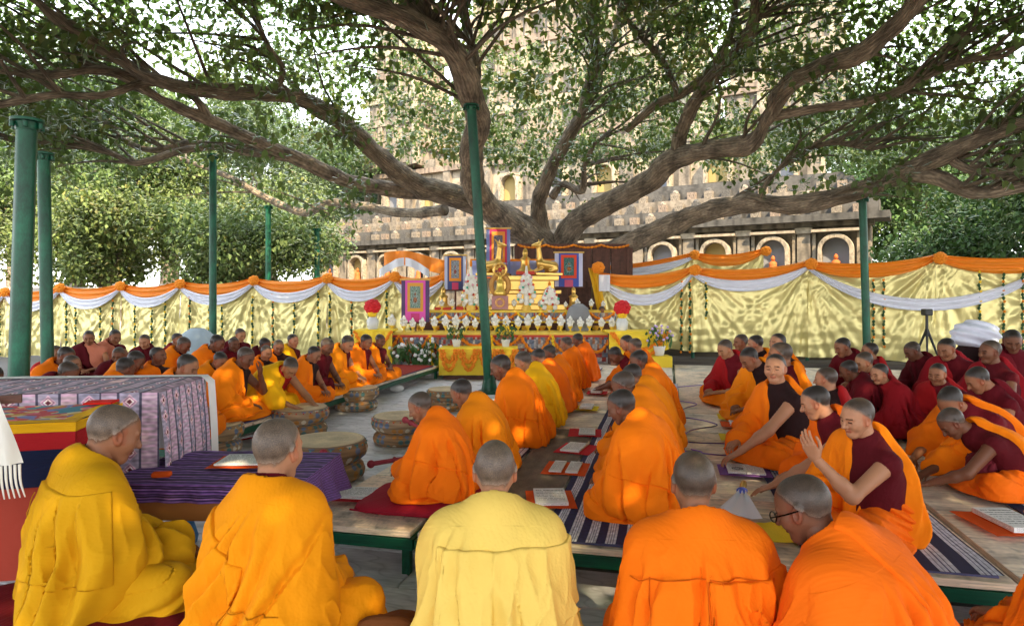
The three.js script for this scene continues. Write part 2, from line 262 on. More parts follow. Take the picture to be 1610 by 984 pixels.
function skeleton(p) {
  const lean = p.lean ?? 0.15, roll = p.roll ?? 0, tw = p.twist ?? 0;
  const up = (l, x, y, z) => { const v = rotX(V(x, y, z), l); v.applyAxisAngle(V(0, 0, 1), -roll); v.applyAxisAngle(V(0, 1, 0), tw); return v; };
  const pelvis = V(0, 0.11, -0.03), chest = pelvis.clone().add(up(lean * 0.75, 0, 0.22, 0)), neck = chest.clone().add(up(lean * 1.15, 0, 0.2, 0));
  const sh = [-1, 1].map((s) => chest.clone().add(up(lean * 1.05, s * 0.168, 0.122 + (p.shrug ?? 0), 0.015)));   // [right, left]
  const hp = p.headPitch ?? lean * 1.2, hy = p.headYaw ?? 0, hr = p.headRoll ?? 0;
  const q = new THREE.Quaternion().setFromEuler(new THREE.Euler(hp, hy, hr, 'YXZ'));
  const head = neck.clone().add(up(lean * 1.15, 0, 0.03, 0.012)).add(V(0, 0.118, 0.036).applyQuaternion(q));
  const arm = (i, target, hint) => {                                // two-bone reach
    const a = sh[i], U = 0.275, F = 0.255, d = target.clone().sub(a); let l = d.length(); const m = (U + F) * 0.995; if (l > m) { d.multiplyScalar(m / l); l = m; }
    const w = a.clone().add(d), n = d.clone().normalize(), t = (U * U - F * F + l * l) / (2 * l), h = Math.sqrt(Math.max(0, U * U - t * t));
    const hh = hint.clone().addScaledVector(n, -hint.dot(n)).normalize(); return [a, a.clone().addScaledVector(n, t).addScaledVector(hh, h), w];
  };
  const R = p.handR ?? [-0.05, 0.16, 0.27], Lh = p.handL ?? [0.06, 0.15, 0.26];
  const hintR = p.hintR ?? [-0.7, -0.6, -0.25], hintL = p.hintL ?? [0.7, -0.6, -0.25];
  const armR = arm(0, V(...R), V(...hintR)), armL = arm(1, V(...Lh), V(...hintL));
  const kw = p.kneeW ?? 0.29, kz = p.kneeZ ?? 0.22;
  const hip = [V(-0.09, 0.1, 0), V(0.09, 0.1, 0)], knee = [V(-kw, 0.1, kz), V(kw, 0.1, kz)], ankle = [V(0.1, 0.06, 0.3), V(-0.1, 0.07, 0.27)];
  return { pelvis, chest, neck, sh, head, hq: q, armR, armL, hip, knee, ankle, lean, up };
}
// creases that run along d: broad gathers, some of them folded over into a sharp edge
const fold = (x, y, z, d, fr, sd, fa) => {
  const al = x * d[0] + y * d[1] + z * d[2], ex = x - al * d[0], ey = y - al * d[1], ez = z - al * d[2];
  const n = N3(ex * fr + d[0] * al * fa * fr + sd, ey * fr + d[1] * al * fa * fr + sd * 1.7, ez * fr + d[2] * al * fa * fr + sd * 0.6);
  return 1 - Math.pow(Math.abs(n) * 1.9, 0.75);
};
function pleat(u, v, per, sd) {                                     // u across, v along, in metres: overlapped pleats
  const ph = u / per + 1.5 * N3(u * 4 + sd, v * 1.6, sd) + 0.35 * N3(u * 9, v * 3.5 + sd, 3), i = Math.floor(ph), t = ph - i;
  const k = 0.5 + 0.5 * Math.sin(i * 12.9898 + sd * 4.1), on = sstep(-0.15, 0.25, N3(i * 3.7 + sd, v * 3.2, 1.5) + (k - 0.5) * 0.7);
  const s = t < 0.7 ? t / 0.7 : (1 - t) / 0.3; return on * (s * s * (3 - 2 * s) - 0.5) * (0.5 + k);
}
const hat = (a) => { const l = Math.hypot(...a); return a.map((v) => v / l); };
function buildMonk(p) {
  const S = skeleton(p), c = p.cell ?? 0.013, hc = p.headCell ?? 0.005, sd = (p.seed ?? 1) * 7.31, style = p.style ?? 'one';
  const A = p.fold ?? 1, [aR, eR, wR] = S.armR, [aL, eL, wL] = S.armL, fat = p.fat ?? 1;
  const back = (l, y, z) => S.pelvis.clone().add(S.up(S.lean * l, 0, y, z));
  const offs = (v, x) => v.clone().add(S.up(S.lean, x, 0, 0));
  // torso shared by robe and undershirt
  const core = [bone(offs(S.pelvis, 0.05), offs(S.chest, 0.065), 0.135 * fat, 0.125 * fat), bone(offs(S.pelvis, -0.05), offs(S.chest, -0.065), 0.135 * fat, 0.125 * fat),
    bone(S.chest, S.neck, 0.13, 0.06), bone(S.neck.clone().add(V(0, -0.045, -0.01)), S.sh[0], 0.062, 0.062), bone(S.neck.clone().add(V(0, -0.045, -0.01)), S.sh[1], 0.062, 0.062)];
  const vestF0 = bones(core, 0.07), neckTop = S.neck.clone().lerp(S.head, 0.28);
  const collar = bone(S.neck.clone().add(V(0, -0.03, 0)), S.neck.clone().lerp(S.head, p.collar ?? -0.1), 0.078, 0.066);
  const neckHole = bone(S.neck.clone().lerp(S.head, 0.08), S.head.clone().add(V(0, 0, 0)), p.neckR ?? 0.066, 0.098);
  const vestF = (x, y, z) => smin(vestF0(x, y, z) - 0.004, cone(x, y, z, collar), 0.03) - 0.003 * fold(x, y, z, [0, 1, 0], 16, sd, 0.3);
  const bone2 = bone(S.neck.clone().lerp(S.head, 0.1), S.head, 0.054, 0.1);
  // lower robe over crossed legs
  const legs = [];
  for (const s of [0, 1]) legs.push(bone(S.hip[s], S.knee[s], 0.115, 0.082), bone(S.knee[s], S.ankle[s], 0.078, 0.07));
  legs.push(bone(V(-0.08, 0.11, -0.06), V(0.08, 0.11, -0.06), 0.15, 0.15));
  const legF = bones(legs, 0.055), dl = hat([1, 0.1, 0.35]), dr = hat([-1, 0.1, 0.35]);
  const skirtF = (x, y, z) => {
    let d = smin(legF(x, y, z), ell(x, y, z, [0, 0.02, 0.12], [0.37, 0.06, 0.3]), 0.05);
    if (d < 0.05) { const A = (p.skirtFold ?? p.fold ?? 1) * sstep(0.01, 0.07, y); const m = sstep(-0.08, 0.08, x); d -= A * (0.022 * (pleat(y * 1.0 - z * 0.55 + x * 0.1, x, 0.075, sd + 3) * m + pleat(y * 1.0 - z * 0.55 - x * 0.1, -x, 0.07, sd + 5) * (1 - m)) + 0.006 * (fold(x, y, z, m > 0.5 ? dl : dr, 11, sd, 0.25) - 0.5)); }
    return smax(d, 0.004 - y, 0.02);
  };
  // upper robe
  const rb = core.map((b) => b.slice());
  rb.push(bone(S.neck.clone().add(S.up(S.lean, 0, 0.012, -0.02)), S.sh[0].clone().lerp(S.neck, 0.35), 0.05, 0.06), bone(S.neck.clone().add(S.up(S.lean, 0, 0.012, -0.02)), S.sh[1].clone().lerp(S.neck, 0.35), 0.05, 0.06));
  const lowBack = V(0, 0.05, -0.12), hem = p.hem ?? 0.05;
  for (const s of [-1, 1]) rb.push(bone(back(1, 0.28, -0.03).add(V(s * 0.08, 0, 0)), lowBack.clone().add(V(s * 0.13, 0, 0.02)), 0.11 * fat, 0.13));
  const cover = (a, e, w, s, fore) => {
    rb.push(bone(a, e, 0.07, 0.078)); if (fore) rb.push(bone(e, w, 0.075, 0.06));
    rb.push(bone(a.clone().lerp(e, 0.5), V(e.x * 1.02, 0.1, e.z * 0.6), 0.07, p.flare ?? 0.085)); rb.push(bone(e, V(S.pelvis.x + s * 0.2, 0.1, -0.06), 0.06, 0.1));
    rb.push(bone(e, V(e.x, hem + 0.05, e.z + 0.02), 0.06, 0.05));
  };
  if (style === 'both') cover(aR, eR, wR, -1, p.foreR ?? true);
  cover(aL, eL, wL, 1, p.foreL ?? true);
  const robeF0 = bones(rb, p.smooth ?? 0.075);
  const nrm = hat(p.cut ?? [-0.8, 0.3, 0.45]), cp = S.neck.clone().add(S.up(S.lean, p.cutAt ?? -0.035, -0.03, 0.03));
  const inv = (x, y, z) => { const v = V(x - cp.x, y - cp.y, z - cp.z); const ca = Math.cos(-S.lean), sa = Math.sin(-S.lean); return v.x * nrm[0] + (v.y * ca - v.z * sa) * nrm[1] + (v.y * sa + v.z * ca) * nrm[2]; };
  const d1 = hat(p.drape ?? (style === 'both' ? [0.12, -1, 0.05] : [-0.55, -1, 0])), d2 = hat([-0.25, -1, 0.25]);
  const sk = p.slant ?? (style === 'both' ? 0.12 : 0.5);
  const robeF = (x, y, z) => {
    let d = robeF0(x, y, z) - 0.02;
    if (d < 0.06) {
      const t = sstep(0.52, 0.25, y) , g = 0.45 + 0.55 * t, hs = sstep(S.neck.y + 0.02, S.neck.y - 0.12, y);
      d -= A * hs * (0.03 * g * pleat(Math.atan2(x, z + 0.03 - (y - 0.1) * Math.sin(S.lean)) * 0.24 + sk * (y - 0.45), y, p.per ?? 0.105, sd) + 0.017 * g * (fold(x, y, z, d1, 6, sd, 0.16) - 0.5) + 0.009 * (fold(x, y, z, d2, 13, sd + 9, 0.2) - 0.5));
    }
    d = smax(d, -cone(x, y, z, neckHole), 0.012);
    if (style === 'one') d = smax(d, inv(x, y, z) + 0.012 * N3(x * 9 + sd, y * 9, z * 9), 0.018);
    if (style === 'both' && (p.open ?? true)) {                      // front opening of the shawl
      const l = cp; d = smax(d, -cone(x, y, z, openB), 0.02);
    }
    const hm = hem + 0.035 * N3(x * 6 + sd, z * 6, sd) + (p.hemTilt ?? 0) * x - Math.max(0, -z) * 0.25;
    return smax(smax(d, hm - y, 0.015), 0.005 - y, 0.02);
  };
  const openB = bone(S.neck.clone().add(S.up(S.lean, 0, -0.02, 0.1)), S.pelvis.clone().add(V(0, 0.06, 0.3)), 0.055, 0.13);
  // skin
  const skinB = [bone(S.pelvis, S.chest, 0.11, 0.115), bone(S.chest, S.neck, 0.11, 0.055), bone(S.neck, S.head.clone().lerp(S.neck, 0.45), 0.054, 0.05), bone(S.neck.clone().add(V(0, -0.04, 0)), S.sh[0], 0.05, 0.052), bone(S.neck.clone().add(V(0, -0.04, 0)), S.sh[1], 0.05, 0.052)];
  const ar = p.armK ?? 1;
  for (const [a, e, w] of [S.armR, S.armL]) skinB.push(bone(a, e, 0.05 * ar, 0.038 * ar), bone(e, e.clone().lerp(w, 0.3), 0.037 * ar, 0.038 * ar), bone(e.clone().lerp(w, 0.3), w, 0.037 * ar, 0.0245 * ar));
  const skinF = bones(skinB, 0.03);
  const lo = [-0.52, -0.02, -0.45], hi = [0.52, Math.max(0.6, S.neck.y + 0.14), 0.72];
  const hidden = (x, y, z) => y < S.chest.y && Math.abs(x) < 0.13 && Math.hypot(x, z - S.pelvis.z - (y - 0.11) * Math.tan(S.lean * 0.75)) < 0.15;
  const robe = meshField(robeF, lo, hi, c, { margin: 0.05, hide: (x, y) => y < 0.014 });
  let flap = null;                                                  // outer layer of cloth with a free edge
  if (p.flap) { const R = p.flap; flap = meshField((x, y, z) => smax(robeF(x, y, z) - 0.011, R(x + 0.012 * N3(y * 6 + sd, z * 5, 1), y + 0.02 * N3(x * 5 + sd, z * 5, 2), z), 0.005), lo, hi, c, { margin: 0.05, hide: (x, y, z) => robeF(x, y, z) < -0.006 }); }
  const skirt = meshField(skirtF, [-0.6, -0.02, -0.35], [0.6, 0.34, 0.6], c, { margin: 0.045, hide: (x, y, z) => y < 0.014 || robeF(x, y, z) < -0.02 });
  const vest = meshField(vestF, lo, hi, Math.max(c, 0.012), { margin: 0.04, hide: (x, y, z) => robeF(x, y, z) < -0.02 || skirtF(x, y, z) < -0.02 });
  let skin = meshField(skinF, [-0.6, 0, -0.4], [0.6, hi[1] + 0.05, 0.75], Math.max(c * 1.2, 0.013), { margin: 0.035, hide: hidden, color: (x, y, z) => { const n = 1 + 0.08 * N3(x * 20, y * 20, z * 20); return [n, n, n]; } });
  const H = headGeo(hc, p.face ?? 0), hm = new THREE.Matrix4().compose(S.head, S.hq, V(1, 1, 1).multiplyScalar(p.headSize ?? 0.92));
  const parts = [skin, H.g.clone().applyMatrix4(hm)];
  const hand = (e, w, i) => {
    const g = handGeo(Math.max(hc, 0.005), (i ? p.curlL : p.curlR) ?? 0.5).clone(); const fw = w.clone().sub(e).normalize();
    const hd = (i ? p.handDirL : p.handDirR); const z = hd ? V(...hd).normalize() : fw.clone().lerp(V(i ? -0.3 : 0.3, -0.1, 0.6), 0.45).normalize();
    let y = V(...((i ? p.palmL : p.palmR) ?? [0, 1, 0.1])); y.addScaledVector(z, -y.dot(z)).normalize(); const x = y.clone().cross(z);
    if (i) { g.scale(-1, 1, 1); const ix = g.index.array; for (let k = 0; k < ix.length; k += 3) { const t = ix[k]; ix[k] = ix[k + 1]; ix[k + 1] = t; } const na = g.attributes.normal; }
    g.applyMatrix4(new THREE.Matrix4().makeBasis(x, y, z).setPosition(w)); parts.push(g);
  };
  if (p.hands ?? true) { hand(eR, wR, 0); hand(eL, wL, 1); }
  const body = mergeGeometries(parts), hair = H.h.clone().applyMatrix4(hm);
  if (p.mirror ?? true) for (const g of [robe, skirt, vest, body, hair, flap]) { if (!g) continue; g.scale(-1, 1, 1); const ix = g.index.array; for (let k = 0; k < ix.length; k += 3) { const t = ix[k]; ix[k] = ix[k + 1]; ix[k + 1] = t; } }
  return { body, hair, robe, flap, skirt, vest, S, robeF };
}
// ---------------------------------------------------------------- gold cloth fences with swags, rosettes and garlands
const gold = new THREE.MeshPhysicalMaterial({ color: new THREE.Color().setRGB(0.76, 0.66, 0.27), roughness: 0.33, metalness: 0.4, side: THREE.DoubleSide });
const cloth = (r, g, b, rough = 0.75) => new THREE.MeshPhysicalMaterial({ color: new THREE.Color().setRGB(r, g, b), roughness: rough, sheen: 0.3, sheenRoughness: 0.5, sheenColor: new THREE.Color().setRGB(r, g, b), side: THREE.DoubleSide });
const orangeSatin = cloth(0.86, 0.25, 0.01, 0.5), whiteSatin = cloth(0.74, 0.75, 0.83, 0.55), marigold = mat(0.85, 0.26, 0.01, 0.85), marigoldY = mat(0.85, 0.55, 0.02, 0.85), leafDark = mat(0.03, 0.09, 0.03, 0.8);
const lerp3 = (a, b, t) => a.map((v, i) => v + (b[i] - v) * t);
function swag(a, b, sag, drop, lift, n, seed) {                     // a hanging band between two points
  const dir = hat([b[0] - a[0], 0, b[2] - a[2]]), nx = -dir[2], nz = dir[0], sgn = nz > 0 ? 1 : -1;
  return sheet(28, 10, (u, v) => {
    const p = lerp3(a, b, u), c = 4 * u * (1 - u), e = Math.pow(Math.abs(2 * u - 1), 3), w = drop * (0.3 + 0.7 * (1 - e));
    const y = p[1] - sag * c - v * w + lift * (1 - v), bul = 0.06 + 0.05 * c + 0.028 * Math.sin(v * 15 + c * 3 + seed) + 0.012 * N3(u * 9, v * 6, seed);
    return [p[0] + nx * sgn * bul, y, p[2] + nz * sgn * bul];
  });
}
function rosette(p, r, m, m2) {
  const a = []; for (let i = 0; i < 26; i++) { const k = i / 26, el = Math.acos(1 - k), az = i * 2.4; a.push(new THREE.IcosahedronGeometry(r * 0.36, 1).scale(1, 0.75, 1).translate(p[0] + Math.sin(el) * Math.cos(az) * r * 0.72, p[1] + Math.sin(el) * Math.sin(az) * r * 0.72, p[2] + Math.cos(el) * r * 0.6)); }
  return merge(a);
}
function strand(p, len, seed) {                                     // a hanging string of leaves and blossoms: [leaf geometry, blossom geometry]
  const A = [], B = []; let y = 0, i = 0; const nod = new THREE.IcosahedronGeometry(0.034, 0), lf = new THREE.OctahedronGeometry(0.04, 0);
  while (y < len) { const big = i % 3 === 0; (big ? B : A).push((big ? nod : lf).clone().rotateY(i + seed).scale(0.8, big ? 0.9 : 1.3, 0.8).translate(p[0] + 0.012 * Math.sin(i * 1.7 + seed), p[1] - y, p[2] + 0.012 * Math.cos(i * 2.1))); y += 0.062; i++; }
  return [merge(A), merge(B)];
}
function fence(name, label, P, bottoms, whites, strands, seed) {   // P: [x, topY, z] at each rosette
  const o = thing(name, label, 'fence');
  const sgnN = (a, b) => { const d = hat([b[0] - a[0], 0, b[2] - a[2]]); let n = [-d[2], 0, d[0]]; if (n[2] < 0) n = n.map((v) => -v); return n; };
  for (let i = 0; i < P.length - 1; i++) {
    const a = P[i], b = P[i + 1], n = sgnN(a, b), L = Math.hypot(b[0] - a[0], b[2] - a[2]);
    part('gold_cloth', sheet(Math.round(L * 28), 44, (u, v) => {
      const p = lerp3(a, b, u), y0 = bottoms[i] + (bottoms[i + 1] - bottoms[i]) * u, y = p[1] - 0.05 - (p[1] - 0.05 - y0 - (1 - Math.abs(2 * u - 1)) * 0.05) * v, X = u * L;
      const top = Math.min(Math.hypot(X, v * 1.3), Math.hypot(L - X, v * 1.3)), rad = Math.atan2(v * 1.5, X) * 7, rad2 = Math.atan2(v * 1.5, L - X) * 7;
      const ten = (0.5 - Math.abs(N3(rad, top * 0.8, seed + i))) * Math.exp(-X * 0.9) + (0.5 - Math.abs(N3(rad2, top * 0.8, seed + i + 5))) * Math.exp(-(L - X) * 0.9);
      const cr = Math.abs(N3(X * 2.2 + v * 1.2, v * 3.2, seed + i * 3)) + 0.6 * Math.abs(N3(X * 4.5 - v * 2, v * 5 + 4, seed + i)) + 0.35 * Math.abs(N3(X * 11, v * 9, seed)), sagf = 0.5 - Math.abs(N3(X * 0.9, v * 7 - X * (1 - X / L) * 0.5, seed + 11));
      const w = 0.16 * ten + 0.022 * cr + 0.05 * sagf * v + 0.05 * Math.sin(v * 3.1);
      return [p[0] + n[0] * w, y, p[2] + n[2] * w];
    }, [L, 1.6]), gold, o);
    part('orange_swag', swag([a[0], a[1] + 0.02, a[2]], [b[0], b[1] + 0.02, b[2]], 0.12, 0.24, 0.04, 1, seed + i).translate(n[0] * 0.05, 0, n[2] * 0.05), orangeSatin, o);
    if (i) part('post', cyl(0.04, 0.04, a[1] - 0.02, a[0] - n[0] * 0.05, 0, a[2] - n[2] * 0.05, 8), green, o);
  }
  for (const [a, b, sag] of whites) { const n = sgnN(a, b); part('white_swag', swag(a, b, sag, 0.23, 0, 1, seed).translate(n[0] * 0.12, 0, n[2] * 0.12), whiteSatin, o); }
  for (const p of P.slice(1)) { const r = part('rosette', rosette([0, 0, 0], 0.13), marigold, o); r.position.set(p[0], p[1] - 0.02, p[2] + 0.16); }
  for (const [t, drop, len, k] of strands) {                        // t runs over the bays
    const i = Math.min(Math.floor(t), P.length - 2), p = lerp3(P[i], P[i + 1], t - i), n = sgnN(P[i], P[i + 1]), [A, B] = strand([p[0] + n[0] * 0.17, p[1] - drop, p[2] + n[2] * 0.17], len, t * 9);
    const s = part('garland', A, leafDark, o); part('blossoms', B, k ? marigold : marigoldY, s);
  }
}
{
  const L = [[-13.97, 1.6, -16.8], [-12.61, 1.66, -16.6], [-11.1, 1.76, -16.4], [-9.44, 1.8, -16.1], [-7.85, 1.85, -15.8], [-5.99, 1.92, -15.5], [-4.17, 1.96, -15.1], [-2.6, 1.99, -14.8], [-1.45, 2.0, -14.6]];
  const wl = []; for (let i = 0; i < L.length - 1; i++) wl.push([[L[i][0], L[i][1] - 0.06, L[i][2]], [L[i + 1][0], L[i + 1][1] - 0.06, L[i + 1][2]], 0.26]);
  const sl = []; for (let k = 0; k < 25; k++) sl.push([0.6 + k * 0.29 + rr(-0.08, 0.08), rr(0.3, 0.42), rr(1.15, 1.5), k % 4 === 0]);
  fence('cloth_fence', 'long gold cloth fence with many garland strings behind the rows beyond the drums', L, L.map(() => 0.02), wl, sl, 3);
  const R = [[1.94, 2.01, -14.6], [3.86, 2.11, -14.1], [6.04, 2.21, -13.5], [8.18, 2.29, -12.8], [10.56, 2.32, -12.0]];
  const d = (p, k) => [p[0], p[1] - k, p[2]];
  fence('cloth_fence', 'wide gold cloth fence with deep white swags under the low limb', R, [0.5, 0.36, 0.3, 0.22, 0.2], [[d(R[0], 0.05), d(R[1], 0.08), 0.42], [d(R[1], 0.08), d(R[2], 0.05), 0.22], [d(R[2], 0.08), [9.9, 2.1, -12.25], 0.62]], [[0.88, 0.25, 1.5, 1], [0.97, 0.25, 1.55, 1], [1.12, 0.3, 0.75, 0], [2.52, 0.4, 1.2, 1], [2.6, 0.4, 1.35, 1], [3.28, 0.3, 1.5, 0], [3.43, 0.3, 1.4, 1], [3.55, 0.3, 1.5, 1], [3.7, 0.3, 1.4, 0]], 9);
  const B = [[1.9, 2.3, -17.6], [4.6, 2.6, -16.8], [6.2, 2.66, -16.3]];
  fence('cloth_fence', 'short orange and gold cloth fence standing behind the wide one near the trunk', B, [0.3, 0.3, 0.3], [[d(B[0], 0.06), d(B[1], 0.06), 0.12]], [], 5);
  const wallM = new THREE.MeshStandardMaterial({ map: noiseTex([0.36, 0.33, 0.3], 0.4, 5, 3), roughness: 0.95 });
  const w = thing('stone_ledge', 'dark stone ledge below the wide gold cloth', 'ledge', [6.25, 0, -13.85], -0.293); part('wall', box(9.4, 0.9, 0.3, 0, 0.45, -0.15), wallM, w); part('step', box(9.6, 0.22, 0.75, 0.1, 0.11, 0.4), wallM, w);
}
{ const o = thing('stone_railing', 'pale stone railing under the trees behind the gold fence', 'railing', [-19, 0, -21.5], 0.12), m = mat(0.55, 0.48, 0.42, 0.9); part('base', box(24, 0.7, 0.4, 0, 0.35, 0), m, o); part('rail', box(24, 0.16, 0.3, 0, 1.75, 0), m, o); part('rail', box(24, 0.12, 0.22, 0, 1.15, 0), m, o); for (let i = 0; i < 17; i++) part('post', box(0.24, 1.5, 0.26, -11.6 + i * 1.45, 1.2, 0), m, o); }
// green steel props that carry the limbs
function prop(x, z, h, r, label, lean = [0, 0], sides = 20, foot = true) {
  const o = thing('steel_prop', label, 'post', [x, 0, z], 0, 'green props under the limbs');
  part('pole', tube([[lean[0], 0, lean[1]], [lean[0] * 0.5, h * 0.5, lean[1] * 0.5], [0, h, 0]], [r, r, r], 6, sides), green, o);
  const c = part('collar', merge([cyl(r * 1.08, r * 1.25, 0.06, 0, h - 0.1, 0, 12), cyl(r * 1.6, r * 1.6, 0.025, 0, h - 0.03, 0, 12)]), green, o);
  part('bolts', merge([0, 1, 2, 3, 4, 5].map((k) => cyl(0.02, 0.02, 0.05, Math.cos(k * 1.05) * r * 1.45, h - 0.09, Math.sin(k * 1.05) * r * 1.45, 6))), green, c);
  if (foot) part('foot', merge([cyl(r * 1.9, r * 1.05, 0.3, lean[0], 0, lean[1], 12), cyl(r * 2.4, r * 2.4, 0.05, lean[0], 0, lean[1], 12)]), green, o);
}
prop(-4.11, -5.6, 3.05, 0.078, 'thickest green steel prop, nearest, behind the patterned table', [-0.1, 0], 8);
prop(-5.39, -7.6, 3.2, 0.066, 'green steel prop just behind the thickest one', [0.06, 0]);
prop(-6.34, -14.0, 4.55, 0.075, 'slim green prop standing in a pale cone before the gold cloth');
prop(-7.05, -19.1, 4.15, 0.08, 'slim green prop under the pale limb behind the gold cloth');
prop(-6.79, -23, 3.9, 0.09, 'far green prop close to the temple corner');
prop(-0.63, -10.2, 4.5, 0.075, 'tall green prop in front of the altar under the dark limb', [0.27, -0.3]);
prop(6.58, -12.4, 3.4, 0.07, 'green prop under the low limb before the wide gold cloth', [0.1, 0]);
{ const o = thing('concrete_cone', 'pale grey cone round the foot of a green prop', 'footing', [-6.34, 0, -13.3]); part('cone', lathe([[0.75, 0], [0.72, 0.25], [0.5, 0.6], [0.2, 0.85], [0.12, 0.9], [0.11, 0.86]], 28), mat(0.3, 0.36, 0.4, 0.8), o); part('base', cyl(0.85, 0.8, 0.12, 0, 0, 0, 28), mat(0.4, 0.4, 0.4, 0.9), o); }
// ---------------------------------------------------------------- altar below the trunk
const yellowCloth = cloth(0.86, 0.62, 0.02, 0.6), redTrim = mat(0.6, 0.06, 0.03, 0.7), whiteWax = mat(0.8, 0.78, 0.7, 0.55), goldMetal = mat(0.75, 0.47, 0.12, 0.32, 0.75), potWhite = mat(0.75, 0.75, 0.74, 0.5), redPetal = mat(0.6, 0.01, 0.015, 0.7), greenLeaf = mat(0.05, 0.13, 0.03, 0.7), woodRed = new THREE.MeshStandardMaterial({ map: woodTex([0.36, 0.24, 0.2], 40), roughness: 0.8 });
const quilt = (seed, pal) => tex(128, 64, (u, v) => { const i = Math.floor(u * 24), j = Math.floor(v * 8), k = Math.abs(Math.sin(i * 12.9 + j * 78.2 + seed) * 43758.5) % 1, c = pal[Math.floor(k * pal.length)], n = 0.85 + 0.3 * tiled(u, v, 20, seed); return c.map((q) => q * n); });
const printCloth = new THREE.MeshStandardMaterial({ map: quilt(3, [[0.78, 0.76, 0.74], [0.75, 0.3, 0.25], [0.5, 0.55, 0.62], [0.85, 0.83, 0.8], [0.62, 0.6, 0.6], [0.8, 0.55, 0.4]]), roughness: 0.85 });
function garlandCurve(a, b, sag, r = 0.035) {                       // a looped string of marigolds
  const n = Math.max(6, Math.round((Math.hypot(b[0] - a[0], b[1] - a[1]) + sag * 1.6) / (r * 1.15))), g = []; for (let i = 0; i <= n; i++) { const t = i / n, p = lerp3(a, b, t); g.push(new THREE.IcosahedronGeometry(r * (0.9 + 0.2 * ((i * 7) % 3) / 2), 0).rotateX(i).translate(p[0] + 0.01 * Math.sin(i * 2), p[1] - sag * 4 * t * (1 - t), p[2] + 0.012 * Math.cos(i * 3))); } return merge(g);
}
{
  const t = thing('altar_table', 'long lower altar table with printed cloth and orange garland loops', 'table', [-0.15, 0, -13.2]);
  part('top', rbox(5.3, 0.05, 0.9, 0.015, 0, 0.815, 0), mat(0.85, 0.62, 0.08, 0.6), t); part('front_cloth', sheet(90, 6, (u, v) => [-2.62 + u * 5.24, 0.79 - v * 0.68, 0.44 + 0.02 * Math.sin(u * 120) * v + 0.012 * Math.sin(u * 31)], [5, 1]), printCloth, t);
  part('side_cloth', box(0.02, 0.7, 0.84, -2.63, 0.43, 0), printCloth, t); part('side_cloth', box(0.02, 0.7, 0.84, 2.63, 0.43, 0), printCloth, t); part('red_edge', box(5.26, 0.04, 0.03, 0, 0.775, 0.475), redTrim, t);
  for (let i = 0; i < 4; i++) part('leg', box(0.06, 0.78, 0.06, i % 2 ? 2.5 : -2.5, 0.39, i < 2 ? 0.35 : -0.35), woodRed, t);
  for (let i = 0; i < 9; i++) { const x = -2.6 + i * 0.585; part('garland', garlandCurve([x, 0.77, 0.5], [x + 0.56, 0.77, 0.5], i === 3 || i === 4 ? 0.18 : 0.3), marigold, t); if (i % 2 === 0) part('garland', garlandCurve([x + 0.02, 0.77, 0.52], [x + 0.05, 0.2, 0.52], 0), marigoldY, t); }
  const y = thing('yellow_table', 'yellow draped offering table with orange garland loops before the altar', 'table', [-0.62, 0, -12.45]);
  part('cloth', sheet(60, 8, (u, v) => [-0.72 + u * 1.44, 0.56 - v * 0.47, 0.3 + 0.012 * Math.sin(u * 40) * v]), yellowCloth, y); part('top', rbox(1.46, 0.04, 0.62, 0.01, 0, 0.57, 0), yellowCloth, y); part('side_cloth', box(0.012, 0.47, 0.58, -0.722, 0.315, 0), yellowCloth, y); part('side_cloth', box(0.012, 0.47, 0.58, 0.722, 0.315, 0), yellowCloth, y); part('stand', box(1.3, 0.54, 0.5, 0, 0.27, 0), woodRed, y);
  for (let i = 0; i < 4; i++) { const x = -0.7 + i * 0.36; part('garland', garlandCurve([x, 0.55, 0.35], [x + 0.33, 0.55, 0.35], 0.36), marigold, y); part('garland', garlandCurve([x + 0.06, 0.55, 0.34], [x + 0.27, 0.55, 0.34], 0.22), marigold, y); }
  const e = thing('yellow_table', 'yellow draped end table with red garland beside the wide gold cloth', 'table', [2.35, 0, -12.6]);
  part('cloth', sheet(40, 8, (u, v) => [-0.55 + u * 1.1, 0.86 - v * 0.6 * (0.75 + 0.25 * Math.cos((u - 0.5) * 6)), 0.36 + 0.02 * Math.sin(v * 14)]), yellowCloth, e); part('top', rbox(1.14, 0.04, 0.7, 0.01, 0, 0.87, 0), yellowCloth, e); part('stand', box(1.0, 0.85, 0.55, 0, 0.425, -0.02), woodRed, e);
  for (const k of [0, 1]) part('garland', garlandCurve([-0.52 + k * 0.05, 0.86, 0.4], [0.52, 0.86, 0.4], 0.3 + 0.16 * k), marigold, e);
  const yl = thing('yellow_table', 'yellow draped end table by the red flower vase beyond the drums', 'table', [-2.62, 0, -12.75]);
  part('cloth', sheet(30, 6, (u, v) => [-0.36 + u * 0.72, 0.88 - v * 0.6, 0.3 + 0.015 * Math.sin(u * 30)]), yellowCloth, yl); part('top', rbox(0.74, 0.04, 0.6, 0.01, 0, 0.89, 0), yellowCloth, yl); part('stand', box(0.64, 0.86, 0.5, 0, 0.43, -0.02), woodRed, yl); part('garland', garlandCurve([-0.34, 0.87, 0.34], [0.34, 0.87, 0.34], 0.3), marigold, yl);
  const u2 = thing('altar_shelf', 'raised altar shelf with pale printed edge behind the lower table', 'shelf', [0.1, 0, -13.95]);
  part('body', box(4.0, 1.2, 0.55, 0, 0.6, 0), woodRed, u2); part('top', rbox(4.1, 0.05, 0.62, 0.01, 0, 1.225, 0), mat(0.82, 0.56, 0.06, 0.6), u2); part('edge_cloth', sheet(60, 3, (u, v) => [-2.05 + u * 4.1, 1.2 - v * 0.17, 0.325 + 0.008 * Math.sin(u * 90)], [5, 0.3]), printCloth, u2); part('yellow_edge', box(4.08, 0.035, 0.02, 0, 1.01, 0.33), mat(0.85, 0.6, 0.03, 0.6), u2);
